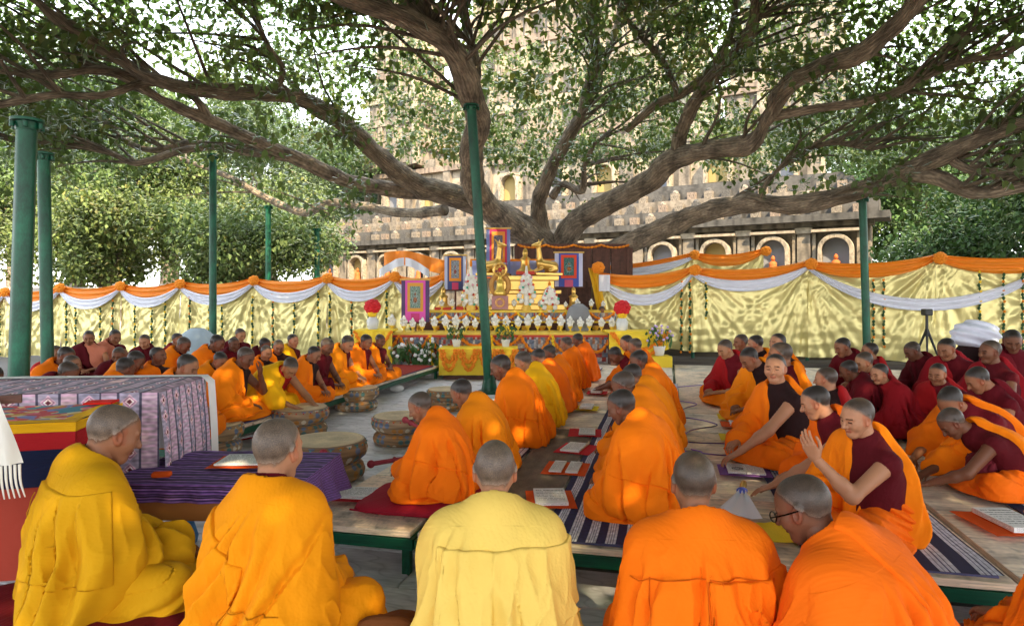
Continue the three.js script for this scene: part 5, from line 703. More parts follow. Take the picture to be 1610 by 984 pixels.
// x, seat height, z, size, pose, turn, robe, lower robe, undershirt, skin, label
const PEOPLE = [
[-1.83,0.2,-2.893,1.116,"mustard",2.2,"G","G","M",1,"broad monk in mustard robe seated on a maroon cushion by the brocade table"],
[-0.917,0.19,-2.547,1.112,"golden",2.7,"B","B","M",2,"monk in golden orange robe with maroon collar before the purple striped table"],
[-0.066,0.15,-2.456,1.081,"pale",3.14,"P","P","M",2,"monk in pale yellow robe seen from behind between two orange robed neighbours"],
[0.68,0.13,-2.383,1.076,"plain",3.1,"D","D","R",1,"monk in plain orange robe with red collar seen squarely from behind"],
[1.258,0.13,-2.187,1.093,"stoop",-2.3,"D","D","R",0,"stooping monk in orange robe wearing thin dark glasses beside the yellow cloth"],
[2.018,0.2,-2.34,0.866,"pale",-2.5,"D","D","M",1,"orange robed monk cut off by the picture edge beside the maroon cushion"],
[-0.42,0.31,-4.17,0.856,"both",-1.75,"D","D","M",1,"orange robed monk on the red cushion, nearest of the aisle row"],
[-0.189,0.27,-4.8,0.924,"both",-1.85,"O","O","M",1,"second monk of the aisle row, head bent towards a drum"],
[0.094,0.27,-5.854,1.025,"both",-1.8,"D","D","M",0,"third monk of the aisle row, tall orange back beside the green prop"],
[0.303,0.27,-6.656,0.979,"both",-1.8,"Y","Y","M",3,"sunlit yellow orange robed monk, fourth in the aisle row"],
[0.473,0.27,-7.358,0.947,"both",-1.8,"D","D","M",1,"deep orange robed monk, fifth in the aisle row"],
[0.619,0.27,-8.059,0.917,"both",-1.8,"D","D","M",0,"orange robed monk, sixth in the aisle row"],
[0.84,0.27,-9.167,0.926,"bothup",-1.9,"D","D","M",1,"orange robed monk near the altar, last but one of the aisle row"],
[1.108,0.27,-10.067,0.93,"bothup",-1.9,"D","D","M",0,"orange robed monk nearest the altar in the aisle row"],
[0.836,0.27,-3.955,0.96,"both",-2.1,"D","D","M",0,"dark haired monk with full orange shawl, nearest on the striped mat"],
[1.01,0.27,-4.819,0.988,"both",-2,"O","O","M",0,"second monk on the middle striped mat, half hidden behind the nearest"],
[1.194,0.27,-5.53,0.965,"both",-1.95,"O","O","M",1,"third monk on the middle striped mat with yellow orange shawl"],
[1.438,0.27,-6.528,0.995,"both",-1.95,"D","D","M",0,"fourth monk on the middle striped mat with slightly raised head"],
[1.652,0.27,-8.365,0.966,"bothup",-1.9,"D","D","M",1,"fifth monk on the middle striped mat, facing the altar side"],
[1.708,0.27,-9.186,0.967,"bothup",-1.7,"D","D","M",2,"last monk of the middle mat, nearest the yellow offering table"],
[1.76,0.27,-8.647,1.028,"bow",-1.7,"D","D","M",0,"small boy bowing low over his book in the middle row"],
[1.918,0.27,-3.564,0.956,"raise",-1.5,"O","D","M",2,"young monk raising a hand before his chest above the striped runner"],
[2.136,0.27,-4.185,0.961,"reach",-1.65,"D","D","M",2,"young monk stretching an arm to his book behind the one with raised hand"],
[2.135,0.27,-5.139,1.073,"turn",-1.5,"O","D","K",2,"boy with orange shawl over one shoulder gazing upwards and out"],
[2.507,0.27,-5.973,1.102,"up",-1.9,"O","M","M",1,"boy whose face is turned away behind the gazing boy"],
[2.625,0.27,-6.756,1.049,"read",-1.3,"O","O","K",1,"boy in black undershirt looking down with an arm in his lap"],
[2.699,0.27,-7.875,1.039,"read",-1.2,"R","O","M",3,"boy in maroon top at the far end of the cable row"],
[3.061,0.27,-8.705,1,"up",-1.5,"O","O","M",1,"boy with raised chin at the end of the cable row, behind the maroon topped one"],
[3.141,0.27,-8.298,1.018,"up",-1.6,"O","O","K",2,"boy in orange second from the end of the back row by the gold cloth"],
[3.199,0.27,-7.81,1.072,"up",-1.45,"O","M","K",2,"boy in orange with clear profile against the gold cloth"],
[2.566,0.27,-5.266,0.907,"up",-2.1,"R","M","K",2,"boy with red shawl seen from behind between two rows"],
[4.233,0.27,-8.036,1.055,"reach",-1.4,"M","M","M",1,"boy in maroon reaching forward beside the dark gap in the cloth"],
[4.167,0.27,-7.577,0.952,"up",-1.9,"R","M","M",1,"boy in crimson shawl beside the prop of the low limb"],
[3.814,0.27,-6.793,0.974,"shawl",-1.6,"R","M","M",3,"boy in crimson with lowered head, second behind the orange rows"],
[3.477,0.27,-6.353,0.909,"shawl",-1.8,"M","M","M",0,"boy in dark maroon with black hair bent to his knees"],
[3.62,0.27,-6.194,0.888,"shawl",-1.6,"R","R","M",2,"boy in bright crimson shawl leaning forward in profile"],
[4.897,0.27,-7.714,1.016,"read",-1.5,"M","M","M",0,"dark faced boy in maroon by the black tripod"],
[5.028,0.27,-7.401,1.107,"reach",-1.1,"R","M","M",1,"boy in crimson propping himself on a long straight arm"],
[3.972,0.27,-5.999,0.906,"reach",-1,"R","M","M",1,"boy in crimson facing out with one arm down on the mat"],
[4.827,0.27,-6.598,1.078,"up",-1.6,"R","M","M",0,"older boy in crimson below the white turban"],
[4.015,0.27,-5.414,0.97,"read",-1.5,"M","M","M",1,"boy in dark maroon shawl, head down, near the picture edge"],
[3.598,0.27,-4.929,1.044,"bow",-1.5,"O","O","M",1,"boy in orange bent over his clasped hands on the runner"],
[3.276,0.27,-4.285,0.913,"bow",-1.75,"O","D","M",0,"black haired boy in orange bowing lowest beside the folded red cloth"],
[5.881,0.27,-7.744,1.191,"front",-0.5,"M","M","M",0,"dark robed man at the edge beside the white turban"],
[-3.069,0.27,-5.935,1.033,"read",1.4,"O","O","K",1,"monk whose head shows over the white edge of the patterned table"],
[-2.988,0.27,-6.963,1.011,"chin",1.25,"O","O","K",0,"monk in orange holding a hand to his mouth beyond the drums"],
[-2.839,0.27,-7.549,1.038,"bow",1.2,"Y","Y","R",3,"bent monk in bright yellow robe lit by the sun"],
[-2.556,0.27,-7.983,0.915,"read",1.1,"O","O","K",1,"monk in orange and black looking down beside the sunlit yellow one"],
[-2.558,0.27,-8.554,1.012,"read",1.3,"M","O","M",0,"monk in maroon holding white pages in front of him"],
[-2.449,0.27,-9.174,1.022,"read",1.2,"O","O","M",2,"orange robed monk with bare arm, third from the altar"],
[-2.269,0.27,-9.671,0.98,"read",1.2,"O","O","M",1,"orange robed monk with tilted head, second from the altar"],
[-2.119,0.27,-10.178,0.915,"front",0.9,"O","O","M",0,"dark faced monk in maroon vest nearest the altar plants"],
[-3.445,0.27,-7.431,0.907,"read",1.4,"O","O","K",1,"monk in orange behind the one holding his mouth"],
[-3.168,0.27,-8.292,0.872,"front",0.7,"O","O","K",1,"boy in orange facing out behind the bent yellow monk"],
[-3.211,0.27,-9.003,0.909,"front",0.6,"O","O","K",0,"boy in orange with dark vest second behind the yellow monk"],
[-3.306,0.27,-9.825,0.927,"up",1.2,"Y","Y","M",2,"monk in mustard yellow against the gold cloth"],
[-3.707,0.27,-9.531,0.917,"read",1.4,"M","M","M",0,"maroon robed monk before the gold cloth, beside the mustard yellow one"],
[-4.46,0.27,-10.686,1.004,"front",0.9,"M","M","M",3,"grey haired monk in maroon farthest back beyond the drums"],
[-3.938,0.27,-9.225,0.908,"up",1.2,"M","O","M",0,"dark haired monk below the grey haired one"],
[-4.112,0.27,-8.735,1.041,"read",1.4,"O","O","K",0,"monk in orange before the pale cone at the foot of the green post"],
[-4.576,0.27,-8.794,1.002,"read",1.6,"O","O","M",0,"orange robed monk turned from view left of the pale cone"],
[-5.024,0.27,-9.819,0.941,"up",1.3,"R","M","M",1,"maroon robed monk peering over the orange one by the cone"],
[-3.888,0.27,-7.219,0.93,"up",1.3,"O","O","K",0,"monk in orange and black with round cheek above the patterned table"],
[-5.339,0.27,-9.731,0.954,"front",0.1,"M","M","M",2,"maroon robed monk facing straight out before the gold cloth"],
[-4.155,0.27,-6.886,0.97,"read",2.2,"O","O","M",0,"monk with dark head and orange shoulder above the patterned table"],
[-3.709,0.27,-6.047,0.951,"read",2.5,"D","D","M",0,"dark crown of a monk just over the patterned table"],
[-4.709,0.27,-7.917,0.891,"front",0.3,"M","M","M",0,"boy in maroon looking down between the orange shoulders"],
[-6.316,0.27,-10.295,1.036,"reach",1.1,"S","M","M",1,"man with brown wrap leaning across in the back row"],
[-6.311,0.27,-9.928,1.005,"front",0.4,"M","M","S",1,"man in maroon with salmon shirt before the gold cloth"],
[-4.432,0.27,-6.611,0.888,"up",1.4,"M","M","M",1,"monk in profile just beside the patterned table corner"],
[-4.201,0.27,-5.923,0.943,"both",2,"M","M","M",0,"grey stubbled head nearest over the patterned table corner"],
[-5.075,0.27,-7.234,0.984,"read",1.4,"O","O","M",0,"monk in orange next to the thinner near green post"],
[-5.54,0.27,-7.918,0.88,"up",1.3,"R","M","M",1,"monk in red beside the thinner near green post"],
[-5.232,0.27,-6.559,0.806,"read",1.2,"M","M","M",0,"maroon robed monk half behind the thick green post"],
[1.91,0.6,-13.827,0.962,"front",-0.3,"K","K","K",1,"seated person in dark jacket behind the altar end beside the red blossom vase"],
];
const weave = tex(256, 256, (u, v) => { const k = 0.5 + 0.35 * tiled(u, v * 0.5, 7, 1) + 0.25 * tiled(u * 2, v, 17, 3) + 0.12 * tiled(u, v, 50, 5); return [k, k, k]; }, false);
const fab = (r, g, b) => new THREE.MeshPhysicalMaterial({ color: new THREE.Color().setRGB(r, g, b), roughness: 0.85, specularIntensity: 0.35, bumpMap: weave, bumpScale: 0.005, side: THREE.DoubleSide });
const ROBE = { O: [fab(0.9, 0.215, 0.003), fab(0.9, 0.25, 0.004), fab(0.88, 0.185, 0.003)], D: [fab(0.88, 0.165, 0.002), fab(0.86, 0.145, 0.003), fab(0.9, 0.185, 0.002)], Y: [fab(0.9, 0.45, 0.006)], P: [fab(0.78, 0.54, 0.12)], G: [fab(0.6, 0.3, 0.004)], B: [fab(0.8, 0.275, 0.002)],
  M: [fab(0.1, 0.004, 0.009), fab(0.13, 0.005, 0.011), fab(0.085, 0.004, 0.008)], R: [fab(0.36, 0.01, 0.012), fab(0.28, 0.008, 0.014)], K: [fab(0.022, 0.008, 0.008)], S: [fab(0.6, 0.2, 0.12)] };
const SKIN = [[0.16, 0.064, 0.034], [0.27, 0.115, 0.058], [0.41, 0.195, 0.105], [0.39, 0.185, 0.09]].map((c) => new THREE.MeshPhysicalMaterial({ color: new THREE.Color().setRGB(...c), roughness: 0.5, vertexColors: true, specularIntensity: 0.5, side: THREE.DoubleSide }));
const stub = (c) => new THREE.MeshStandardMaterial({ vertexColors: true, map: tex(128, 128, (u, v) => { const k = 1 + 0.3 * tiled(u, v, 45, 2) + 0.2 * tiled(u, v, 5, 4); return c.map((q) => q * k); }), roughness: 0.52 });
const HAIR = [stub([0.25, 0.2, 0.17]), stub([0.4, 0.325, 0.27]), stub([0.56, 0.475, 0.405])];
const monkCache = {};
function monkGeo(pose, lod, v) {
  const key = pose + lod + '_' + v; if (monkCache[key]) return monkCache[key];
  const P = POSES[pose], [cell, headCell] = P.seed ? [0.0083, 0.004] : [[0.0105, 0.0045], [0.015, 0.0065], [0.0235, 0.0098]][lod];
  return monkCache[key] = buildMonk({ ...P, cell, headCell, seed: (P.seed ?? 2) + v * 17, flap: lod < 2 ? P.flap : null, face: v % 3, headYaw: (P.headYaw ?? 0) + (P.seed ? 0 : [0, 0.18, -0.15][v % 3]), headPitch: (P.headPitch ?? 0.3) + (P.seed ? 0 : [0, 0.1, -0.08][v % 3]) });
}
PEOPLE.forEach(([x, y, z, s, pose, turn, rc, kc, vc, sk, label], i) => {
  const D = -z, lod = D < 4.6 ? 0 : D < 7.2 ? 1 : 2, v = POSES[pose].seed ? 0 : i % (lod === 2 ? 3 : 3), g = monkGeo(pose, lod, v), o = thing('person', label, 'person', [x, y, z], turn, 'seated monks and boys');
  o.scale.set(s * ([0.94, 0.84, 0.93, 0.93][i] ?? 1), s, s); if (i > 6) { o.rotation.z = 0.05 * Math.sin(i * 5.3); o.rotation.y += 0.12 * Math.sin(i * 3.1); } const pick = (k, j) => ROBE[k][(i + j) % ROBE[k].length];
  part('body', g.body, SKIN[sk], o); part('hair', g.hair, i < 3 ? HAIR[2] : i < 6 || label.includes('grey') ? HAIR[1] : sk === 3 ? HAIR[1] : HAIR[i % 3 === 0 ? 1 : 0], o);
  part('robe', g.robe, pick(rc, 0), o); if (g.flap) part('shawl_flap', g.flap, pick(rc, 0), o); part('lower_robe', g.skirt, pick(kc, rc === kc ? 0 : 1), o); part('undershirt', g.vest, pick(vc, 2), o);
});
// ---------------------------------------------------------------- mats, cushions, books, drums, tables, small things
const stripeTex = (n, bg, fg) => tex(512, 64, (u, v, i, j) => { const k = (u * n) % 1, w = k > 0.42 && k < 0.94 ? (Math.abs(k - 0.68) < 0.022 || Math.abs(k - 0.55) < 0.014 || Math.abs(k - 0.81) < 0.014 ? 0.35 : 1) : 0, nz = 0.9 + 0.25 * tiled(u, v, 40, 2); return bg.map((c, q) => (c + (fg[q] - c) * w) * nz); });
const stripeM = new THREE.MeshStandardMaterial({ map: stripeTex(8, [0.12, 0.12, 0.32], [0.88, 0.88, 0.92]), roughness: 0.9 });
function runner(name, s0, s1, t0, t1, y, m, label, cat = 'mat', across = false) {
  const [x, z] = dk((s0 + s1) / 2, (t0 + t1) / 2), W = s1 - s0, L = t1 - t0, o = thing(name, label, cat, [x, y, z], TH);
  part('cloth', sheet(across ? 60 : 24, 60, (u, v) => [(u - 0.5) * W + 0.008 * N3(u * 3, v * 14, 1), 0.019 + 0.006 * N3(u * 6, v * 20, s0), (v - 0.5) * L + 0.012 * N3(u * 7, v * 3, 4)], across ? [1, 1] : [1, L]), m, o); part('pad', rbox(W - 0.03, 0.012, L - 0.04, 0.004, 0, 0.004, 0), mat(0.1, 0.1, 0.2, 0.95), o);
}
runner('striped_mat', -0.66, 0.14, 3.43, 9.9, 0.252, stripeM, 'navy and white striped mat under the middle row of monks');
runner('striped_mat', 0.66, 1.5, 3.45, 9.4, 0.252, new THREE.MeshStandardMaterial({ map: stripeTex(5, [0.1, 0.1, 0.28], [0.86, 0.87, 0.93]), roughness: 0.9 }), 'navy and white striped runner under the young monk with raised hand');
runner('striped_mat', 2.04, 2.75, 3.5, 9.4, 0.252, new THREE.MeshStandardMaterial({ map: stripeTex(4, [0.1, 0.1, 0.28], [0.86, 0.87, 0.93]), roughness: 0.9 }), 'striped runner under the bowing boys');
runner('striped_mat', -1.98, -1.12, 4.5, 11.8, 0.252, new THREE.MeshStandardMaterial({ map: stripeTex(3, [0.1, 0.1, 0.26], [0.86, 0.87, 0.93]), roughness: 0.9 }), 'striped mat under the aisle row of monks');
runner('red_runner', -5.1, -4.17, 5.4, 11.5, 0.252, fab(0.3, 0.03, 0.02), 'dark red runner under the front row beyond the drums');
runner('brown_carpet', -1.1, -0.68, 3.42, 6.3, 0.251, new THREE.MeshStandardMaterial({ map: noiseTex([0.46, 0.4, 0.34], 0.35, 6, 2), roughness: 0.98 }), 'worn brown carpet strip between the aisle row and the striped mat', 'carpet');
function cushion(x, y, z, w, h, d, turn, m, label) {
  const f = (px, py, pz) => { const a = Math.abs(px) / (w / 2), b = Math.abs(pz) / (d / 2), k = Math.pow(Math.pow(a, 6) + Math.pow(b, 6), 1 / 6); return Math.max((k - 1) * Math.min(w, d) * 0.5, Math.abs(py - h / 2) - h / 2 * Math.sqrt(Math.max(0.05, 1 - Math.pow(Math.min(k, 1), 5)))) - 0.004 * N3(px * 9, py * 9, pz * 9); };
  const o = thing('cushion', label, 'cushion', [x, y, z], turn); part('cover', meshField(f, [-w / 2 - 0.04, -0.02, -d / 2 - 0.04], [w / 2 + 0.04, h + 0.04, d / 2 + 0.04], 0.022), m, o); part('piping', tube([[-w / 2 + 0.02, h / 2, d / 2 - 0.02], [0, h / 2, d / 2 + 0.002], [w / 2 - 0.02, h / 2, d / 2 - 0.02]], [0.006, 0.006, 0.006], 12, 5), m, o);
}
cushion(-1.8, 0.05, -2.75, 1.25, 0.2, 1.0, 0.2, ROBE.M[1], 'thick maroon cushion under the broad monk in mustard');
cushion(-0.96, 0.03, -2.58, 0.8, 0.18, 0.75, -0.1, ROBE.M[0], 'maroon cushion under the golden orange robed monk');
cushion(-0.06, 0.03, -2.48, 0.78, 0.14, 0.72, 0, ROBE.M[1], 'maroon cushion under the pale yellow robed monk');
cushion(0.67, 0.03, -2.43, 0.85, 0.12, 0.75, 0, ROBE.R[0], 'crimson cushion under the monk in plain orange');
cushion(1.32, 0.03, -2.3, 0.8, 0.12, 0.75, -0.2, ROBE.M[0], 'maroon cushion under the stooping monk with glasses');
cushion(1.95, 0.03, -2.42, 0.8, 0.18, 0.75, -0.2, ROBE.M[1], 'maroon cushion at the picture edge under the cut off monk');
cushion(-0.5, 0.255, -4.1, 0.85, 0.065, 0.62, TH, fab(0.36, 0.012, 0.03), 'flat crimson cushion under the nearest monk of the aisle row');
solo('front_mat', rbox(5.6, 0.03, 1.5, 0.01, 0, 0.015, 0), fab(0.12, 0.05, 0.05), 'dark carpet under the cushions of the nearest row', 'carpet', [0.1, 0, -2.1]);
solo('patterned_rug', rbox(1.9, 0.1, 1.3, 0.02, 0, 0.05, 0), new THREE.MeshStandardMaterial({ map: quilt(8, [[0.5, 0.1, 0.1], [0.15, 0.2, 0.35], [0.7, 0.6, 0.5], [0.45, 0.05, 0.12]]), roughness: 0.95 }), 'patterned rug edge below the thick maroon cushion', 'rug', [-1.62, 0.0, -2.45], 0.1).position.y = 0.031;
// stitched panels on the robes of the nearest row: cord laid on the cloth
function seams(pose, row, lines, m) {
  const P = PEOPLE[row], o = scene.children.find((c) => c.userData.label === P[10]), F = monkGeo(pose, 0, 0).robeF;
  for (const l of lines) {
    const pts = []; const n = 22;
    for (let i = 0; i <= n; i++) { const k = i / n * (l.length - 1), j = Math.min(Math.floor(k), l.length - 2), x = l[j][0] + (l[j + 1][0] - l[j][0]) * (k - j), y = l[j][1] + (l[j + 1][1] - l[j][1]) * (k - j); let z = -0.6, hit = false; for (let s = 0; s < 90; s++) { const d = F(-x, y, z) - 0.009; if (d < 0.0005) { hit = true; break; } z += Math.max(d * 0.6, 0.0006); if (z > 0.1) break; } if (hit && z < -0.03) pts.push([x, y, z + 0.0005]); }
    if (pts.length > 3) part('seam', tube(pts, pts.map(() => 0.0019), 44, 5), m, o);
  }
}
seams('plain', 3, [[[-0.26, 0.4], [-0.1, 0.435], [0.1, 0.435], [0.26, 0.4]], [[0.02, 0.435], [0.03, 0.25], [0.02, 0.06]], [[-0.03, 0.435], [-0.04, 0.3], [-0.26, 0.28]], [[0.02, 0.29], [-0.27, 0.24]], [[0.2, 0.42], [0.22, 0.1]]], ROBE.D[1]);
seams('pale', 2, [[[-0.15, 0.46], [-0.17, 0.08]], [[-0.24, 0.37], [-0.16, 0.37]], [[0.07, 0.45], [0.08, 0.06]], [[-0.17, 0.21], [0.2, 0.2]], [[0.17, 0.43], [0.19, 0.1]]], fab(0.78, 0.53, 0.11));
seams('mustard', 0, [[[-0.24, 0.32], [0.02, 0.31]], [[0.06, 0.46], [0.0, 0.34], [0.01, 0.14]]], fab(0.66, 0.34, 0.005));
seams('golden', 1, [[[0.02, 0.4], [0.0, 0.2], [0.01, 0.03]], [[-0.22, 0.22], [0.0, 0.24]]], fab(0.74, 0.26, 0.003));
seams('stoop', 4, [[[-0.2, 0.33], [0.2, 0.34]], [[0.05, 0.34], [0.08, 0.1]], [[0.08, 0.16], [-0.22, 0.13]]], ROBE.D[1]);
{ // glasses of the stooping monk
  const P = PEOPLE[4], o = scene.children.find((c) => c.userData.label === P[10]), S = monkGeo('stoop', 0, 0).S, g = merge([new THREE.TorusGeometry(0.022, 0.002, 6, 18).scale(1.1, 0.85, 1).translate(0.032, 0.003, 0.1), new THREE.TorusGeometry(0.022, 0.002, 6, 18).scale(1.1, 0.85, 1).translate(-0.032, 0.003, 0.1), tube([[0.056, 0.005, 0.098], [0.08, 0.006, 0.04], [0.086, 0.008, -0.02]], [0.0025, 0.0025, 0.0025], 8, 5), tube([[-0.056, 0.005, 0.098], [-0.08, 0.006, 0.04], [-0.086, 0.008, -0.02]], [0.0025, 0.0025, 0.0025], 8, 5), tube([[-0.01, 0.005, 0.103], [0, 0.008, 0.105], [0.01, 0.005, 0.103]], [0.002, 0.002, 0.002], 4, 5)]);
  g.applyMatrix4(new THREE.Matrix4().compose(S.head, S.hq, V(0.93, 0.93, 0.93))).scale(-1, 1, 1); part('glasses', g, mat(0.02, 0.02, 0.02, 0.4), o);
}
// loose-leaf books
const pageM = new THREE.MeshStandardMaterial({ map: tex(128, 64, (u, v) => { const l = (v * 9) % 1, ink = u > 0.07 && u < 0.93 && v > 0.12 && v < 0.88 && l > 0.45 && l < 0.75 && tiled(u, Math.floor(v * 9) * 0.13, 60, 1) > -0.12 ? 0.42 : 0.9; return [ink, ink, ink * 0.985]; }), roughness: 0.9 }), wraps = { o: fab(0.8, 0.1, 0.01), r: fab(0.6, 0.02, 0.03), y: fab(0.85, 0.6, 0.03), p: fab(0.22, 0.1, 0.35), b: fab(0.1, 0.14, 0.6) };
function book(x, z, turn, w, d, wc, leaves, label, y = 0.272) {
  const o = thing('prayer_book', label, 'book', [x, y, z], turn, 'loose leaf books lying before the readers');
  part('wrap', sheet(14, 10, (u, v) => [(u - 0.5) * (w + 0.1), 0.004 + 0.006 * Math.abs(N3(u * 5, v * 5, x)), (v - 0.5) * (d + 0.07)]), wraps[wc], o);
  for (const [px, ww, h] of leaves) part('pages', rbox(ww, h, d, 0.002, px, 0.011 + h / 2, 0), pageM, o);
}
const TF = TH + Math.PI / 2;
book(0.24, -4.14, TH + 0.25, 0.2, 0.3, 'o', [[0, 0.2, 0.02]], 'white open book on orange wrap before the nearest monk of the striped mat');
book(0.4, -4.88, TH, 0.22, 0.3, 'o', [[-0.06, 0.09, 0.012], [0.06, 0.09, 0.012]], 'orange wrapped book with two narrow page stacks on the brown carpet');
book(0.54, -5.5, TH - 0.15, 0.2, 0.3, 'r', [[-0.02, 0.16, 0.015]], 'white pages on a red wrap, third book along the middle row');
book(0.68, -6.15, TH + 0.1, 0.2, 0.28, 'r', [[0.02, 0.15, 0.015]], 'white pages slipping off a red wrap, fourth book along the middle row');
book(0.85, -7.5, TH, 0.16, 0.24, 'y', [[0, 0.14, 0.03]], 'small yellow edged book in the middle of the middle row');
book(1.12, -8.7, TH, 0.16, 0.24, 'r', [[0, 0.14, 0.03]], 'small white book near the altar end of the middle row');
book(1.69, -4.81, TH, 0.26, 0.24, 'p', [[-0.06, 0.12, 0.015], [0.07, 0.13, 0.014]], 'open book with purple edge and a round emblem behind the golden sceptre');
{ const o = scene.children[scene.children.length - 1]; part('emblem', merge([new THREE.TorusGeometry(0.035, 0.006, 5, 20), new THREE.TorusGeometry(0.02, 0.004, 5, 16)]).rotateX(-Math.PI / 2).scale(1, 0.08, 1).translate(-0.05, 0.028, 0.03), mat(0.15, 0.14, 0.15, 0.8), o); }
book(2.0, -5.95, TH, 0.15, 0.24, 'y', [[0, 0.13, 0.02]], 'yellow wrapped book before the gazing boy');
book(2.2, -6.55, TH, 0.15, 0.22, 'o', [[0.02, 0.12, 0.02]], 'orange wrapped book beside the blue cloth');
book(2.3, -6.95, TH, 0.16, 0.24, 'y', [[0, 0.14, 0.02]], 'yellow and white book before the boy in black undershirt');
book(2.6, -8.1, TH, 0.14, 0.28, 'y', [[0, 0.1, 0.03]], 'narrow yellow book at the far end of the cable row');
book(2.76, -3.7, TH + 0.2, 0.26, 0.34, 'o', [[0.03, 0.2, 0.03]], 'white papers on an orange roll at the bare platform corner');
book(-0.98, -4.22, TH + 0.1, 0.3, 0.2, 'r', [[0.0, 0.26, 0.02]], 'white papers with red wrap before the crimson cushion');
book(-2.9, -7.2, 0.9, 0.5, 0.18, 'r', [[0, 0.46, 0.02]], 'long white sheets with red edge lying on the marble', 0.01);
solo('blue_cloth', rbox(0.2, 0.02, 0.16, 0.005, 0, 0.01, 0), wraps.b, 'folded blue cloth before the gazing boy', 'cloth', [2.2, 0.272, -6.2], 0.4);
solo('yellow_cloth', sheet(14, 14, (u, v) => [(u - 0.5) * 0.24, 0.012 + 0.012 * N3(u * 3, v * 3, 2) + 0.004, (v - 0.5) * 0.3]), wraps.y, 'square bright yellow cloth beside the stooping monk', 'cloth', [1.42, 0.256, -3.58], 0.1);
solo('black_case', rbox(0.3, 0.05, 0.16, 0.012, 0, 0.025, 0), mat(0.012, 0.014, 0.012, 0.5), 'flat black case under the outstretched arm', 'case', [2.0, 0.27, -5.3], -0.1);
{
  const o = thing('golden_sceptre', 'golden sceptre with blue knot and white scarf lying on the boards', 'sceptre', [1.52, 0.275, -4.35], TH - 0.15);
  part('handle', lathe([[0, 0], [0.016, 0.005], [0.02, 0.02], [0.01, 0.035], [0.012, 0.06], [0.022, 0.075], [0.01, 0.09], [0.01, 0.12], [0.022, 0.135], [0.014, 0.16], [0.02, 0.185], [0.008, 0.22], [0, 0.24]], 14).rotateX(-Math.PI / 2).translate(0, 0.01, 0.06), goldMetal, o);
  part('knot', new THREE.IcosahedronGeometry(0.035, 2).scale(1, 0.6, 1.6).translate(0, 0.02, 0.1), wraps.b, o); part('scarf', sheet(10, 20, (u, v) => [(u - 0.5) * (0.03 + 0.24 * v), 0.025 + 0.012 * Math.sin(u * 14) * (1 - v * 0.6), 0.1 + v * 0.55]), whiteSatin, o);
}
{ const P = [[1.5, -5.2], [1.35, -5.5], [1.75, -5.35], [1.95, -5.7], [1.55, -5.85], [1.7, -6.3], [2.05, -6.6], [1.85, -6.95], [1.65, -6.75], [1.95, -7.5], [2.2, -7.9], [1.9, -8.3], [2.0, -9.1], [2.9, -9.6]]; solo('purple_cable', tube(P.map(([x, z], i) => [x, 0.262 + (i % 2) * 0.004, z]), [0.006, 0.006], 200, 6), mat(0.3, 0.18, 0.55, 0.5), 'thin purple cable snaking over the bare boards between the rows', 'cable');
  const Q = []; for (let i = 0; i < 26; i++) Q.push([1.42 + Math.cos(i * 1.3) * 0.12, 0.262 + i * 0.001, -5.35 + Math.sin(i * 1.7) * 0.1]); solo('cable_tangle', tube(Q, [0.005, 0.005], 180, 5), mat(0.28, 0.14, 0.6, 0.5), 'tangled knot of purple cable at the start of the snaking one', 'cable'); }
solo('folded_cloth', rbox(0.34, 0.05, 0.16, 0.02, 0, 0.025, 0), wraps.o, 'folded red orange cloth beside the lowest bowing boy', 'cloth', [3.2, 0.272, -4.85], 0.9);
// double drums on the marble
const drumPaint = (k) => new THREE.MeshStandardMaterial({ map: tex(256, 64, (u, v) => { const b = [[0.62, 0.5, 0.36], [0.58, 0.45, 0.32], [0.64, 0.52, 0.4]][k], i = Math.floor(u * 26), j = Math.floor(v * 4), h = Math.abs(Math.sin(i * 12.9 + j * 78.2 + k) * 43758.5) % 1, d = Math.hypot((u * 26) % 1 - 0.5, ((v * 4) % 1 - 0.5) * 0.8) < 0.36, c = [[0.7, 0.25, 0.18], [0.8, 0.76, 0.68], [0.3, 0.45, 0.45], [0.72, 0.48, 0.22], [0.4, 0.45, 0.55]][Math.floor(h * 5)], w = 1 + 0.4 * tiled(u, v, 9, k); return (d && h > 0.25 && v > 0.1 && v < 0.9 ? c : b).map((q) => q * w); }), roughness: 0.75 });
const drumP = [0, 1, 2].map(drumPaint), hide = new THREE.MeshStandardMaterial({ map: noiseTex([0.84, 0.75, 0.6], 0.3, 4, 6), roughness: 0.8 });
function drum(x, z, r, k, label) {
  const o = thing('painted_drum', label, 'drum', [x, 0.005, z], k * 2, 'painted drums on the marble'), h = r * 1.05;
  const belly = [[r * 0.8, 0], [r * 0.96, h * 0.08], [r * 1.0, h * 0.22], [r * 0.95, h * 0.36], [r * 0.84, h * 0.44], [r * 0.8, h * 0.46]];
  part('lower_shell', lathe(belly, 36), drumP[k % 3], o); part('upper_shell', lathe([[r * 0.8, h * 0.44], [r * 0.86, h * 0.47], [r * 1.02, h * 0.6], [r * 1.07, h * 0.76], [r * 1.02, h * 0.92], [r * 0.95, h * 0.99]], 36), drumP[(k + 1) % 3], o); part('skin', lathe([[r * 0.965, h * 0.965], [r * 0.955, h * 0.995], [r * 0.9, h], [0, h * 1.004]], 36), hide, o); part('rim', new THREE.TorusGeometry(r * 0.97, r * 0.025, 6, 36).rotateX(Math.PI / 2).translate(0, h * 0.96, 0), mat(0.3, 0.2, 0.13, 0.8), o);
  part('rivets', merge([...Array(26).keys()].map((i) => new THREE.SphereGeometry(r * 0.03, 5, 4).translate(Math.cos(i / 26 * 6.283) * r * 1.03, h * 0.9, Math.sin(i / 26 * 6.283) * r * 1.03))), [mat(0.1, 0.3, 0.3, 0.6), redTrim, mat(0.6, 0.55, 0.4, 0.6)][k % 3], o);
}
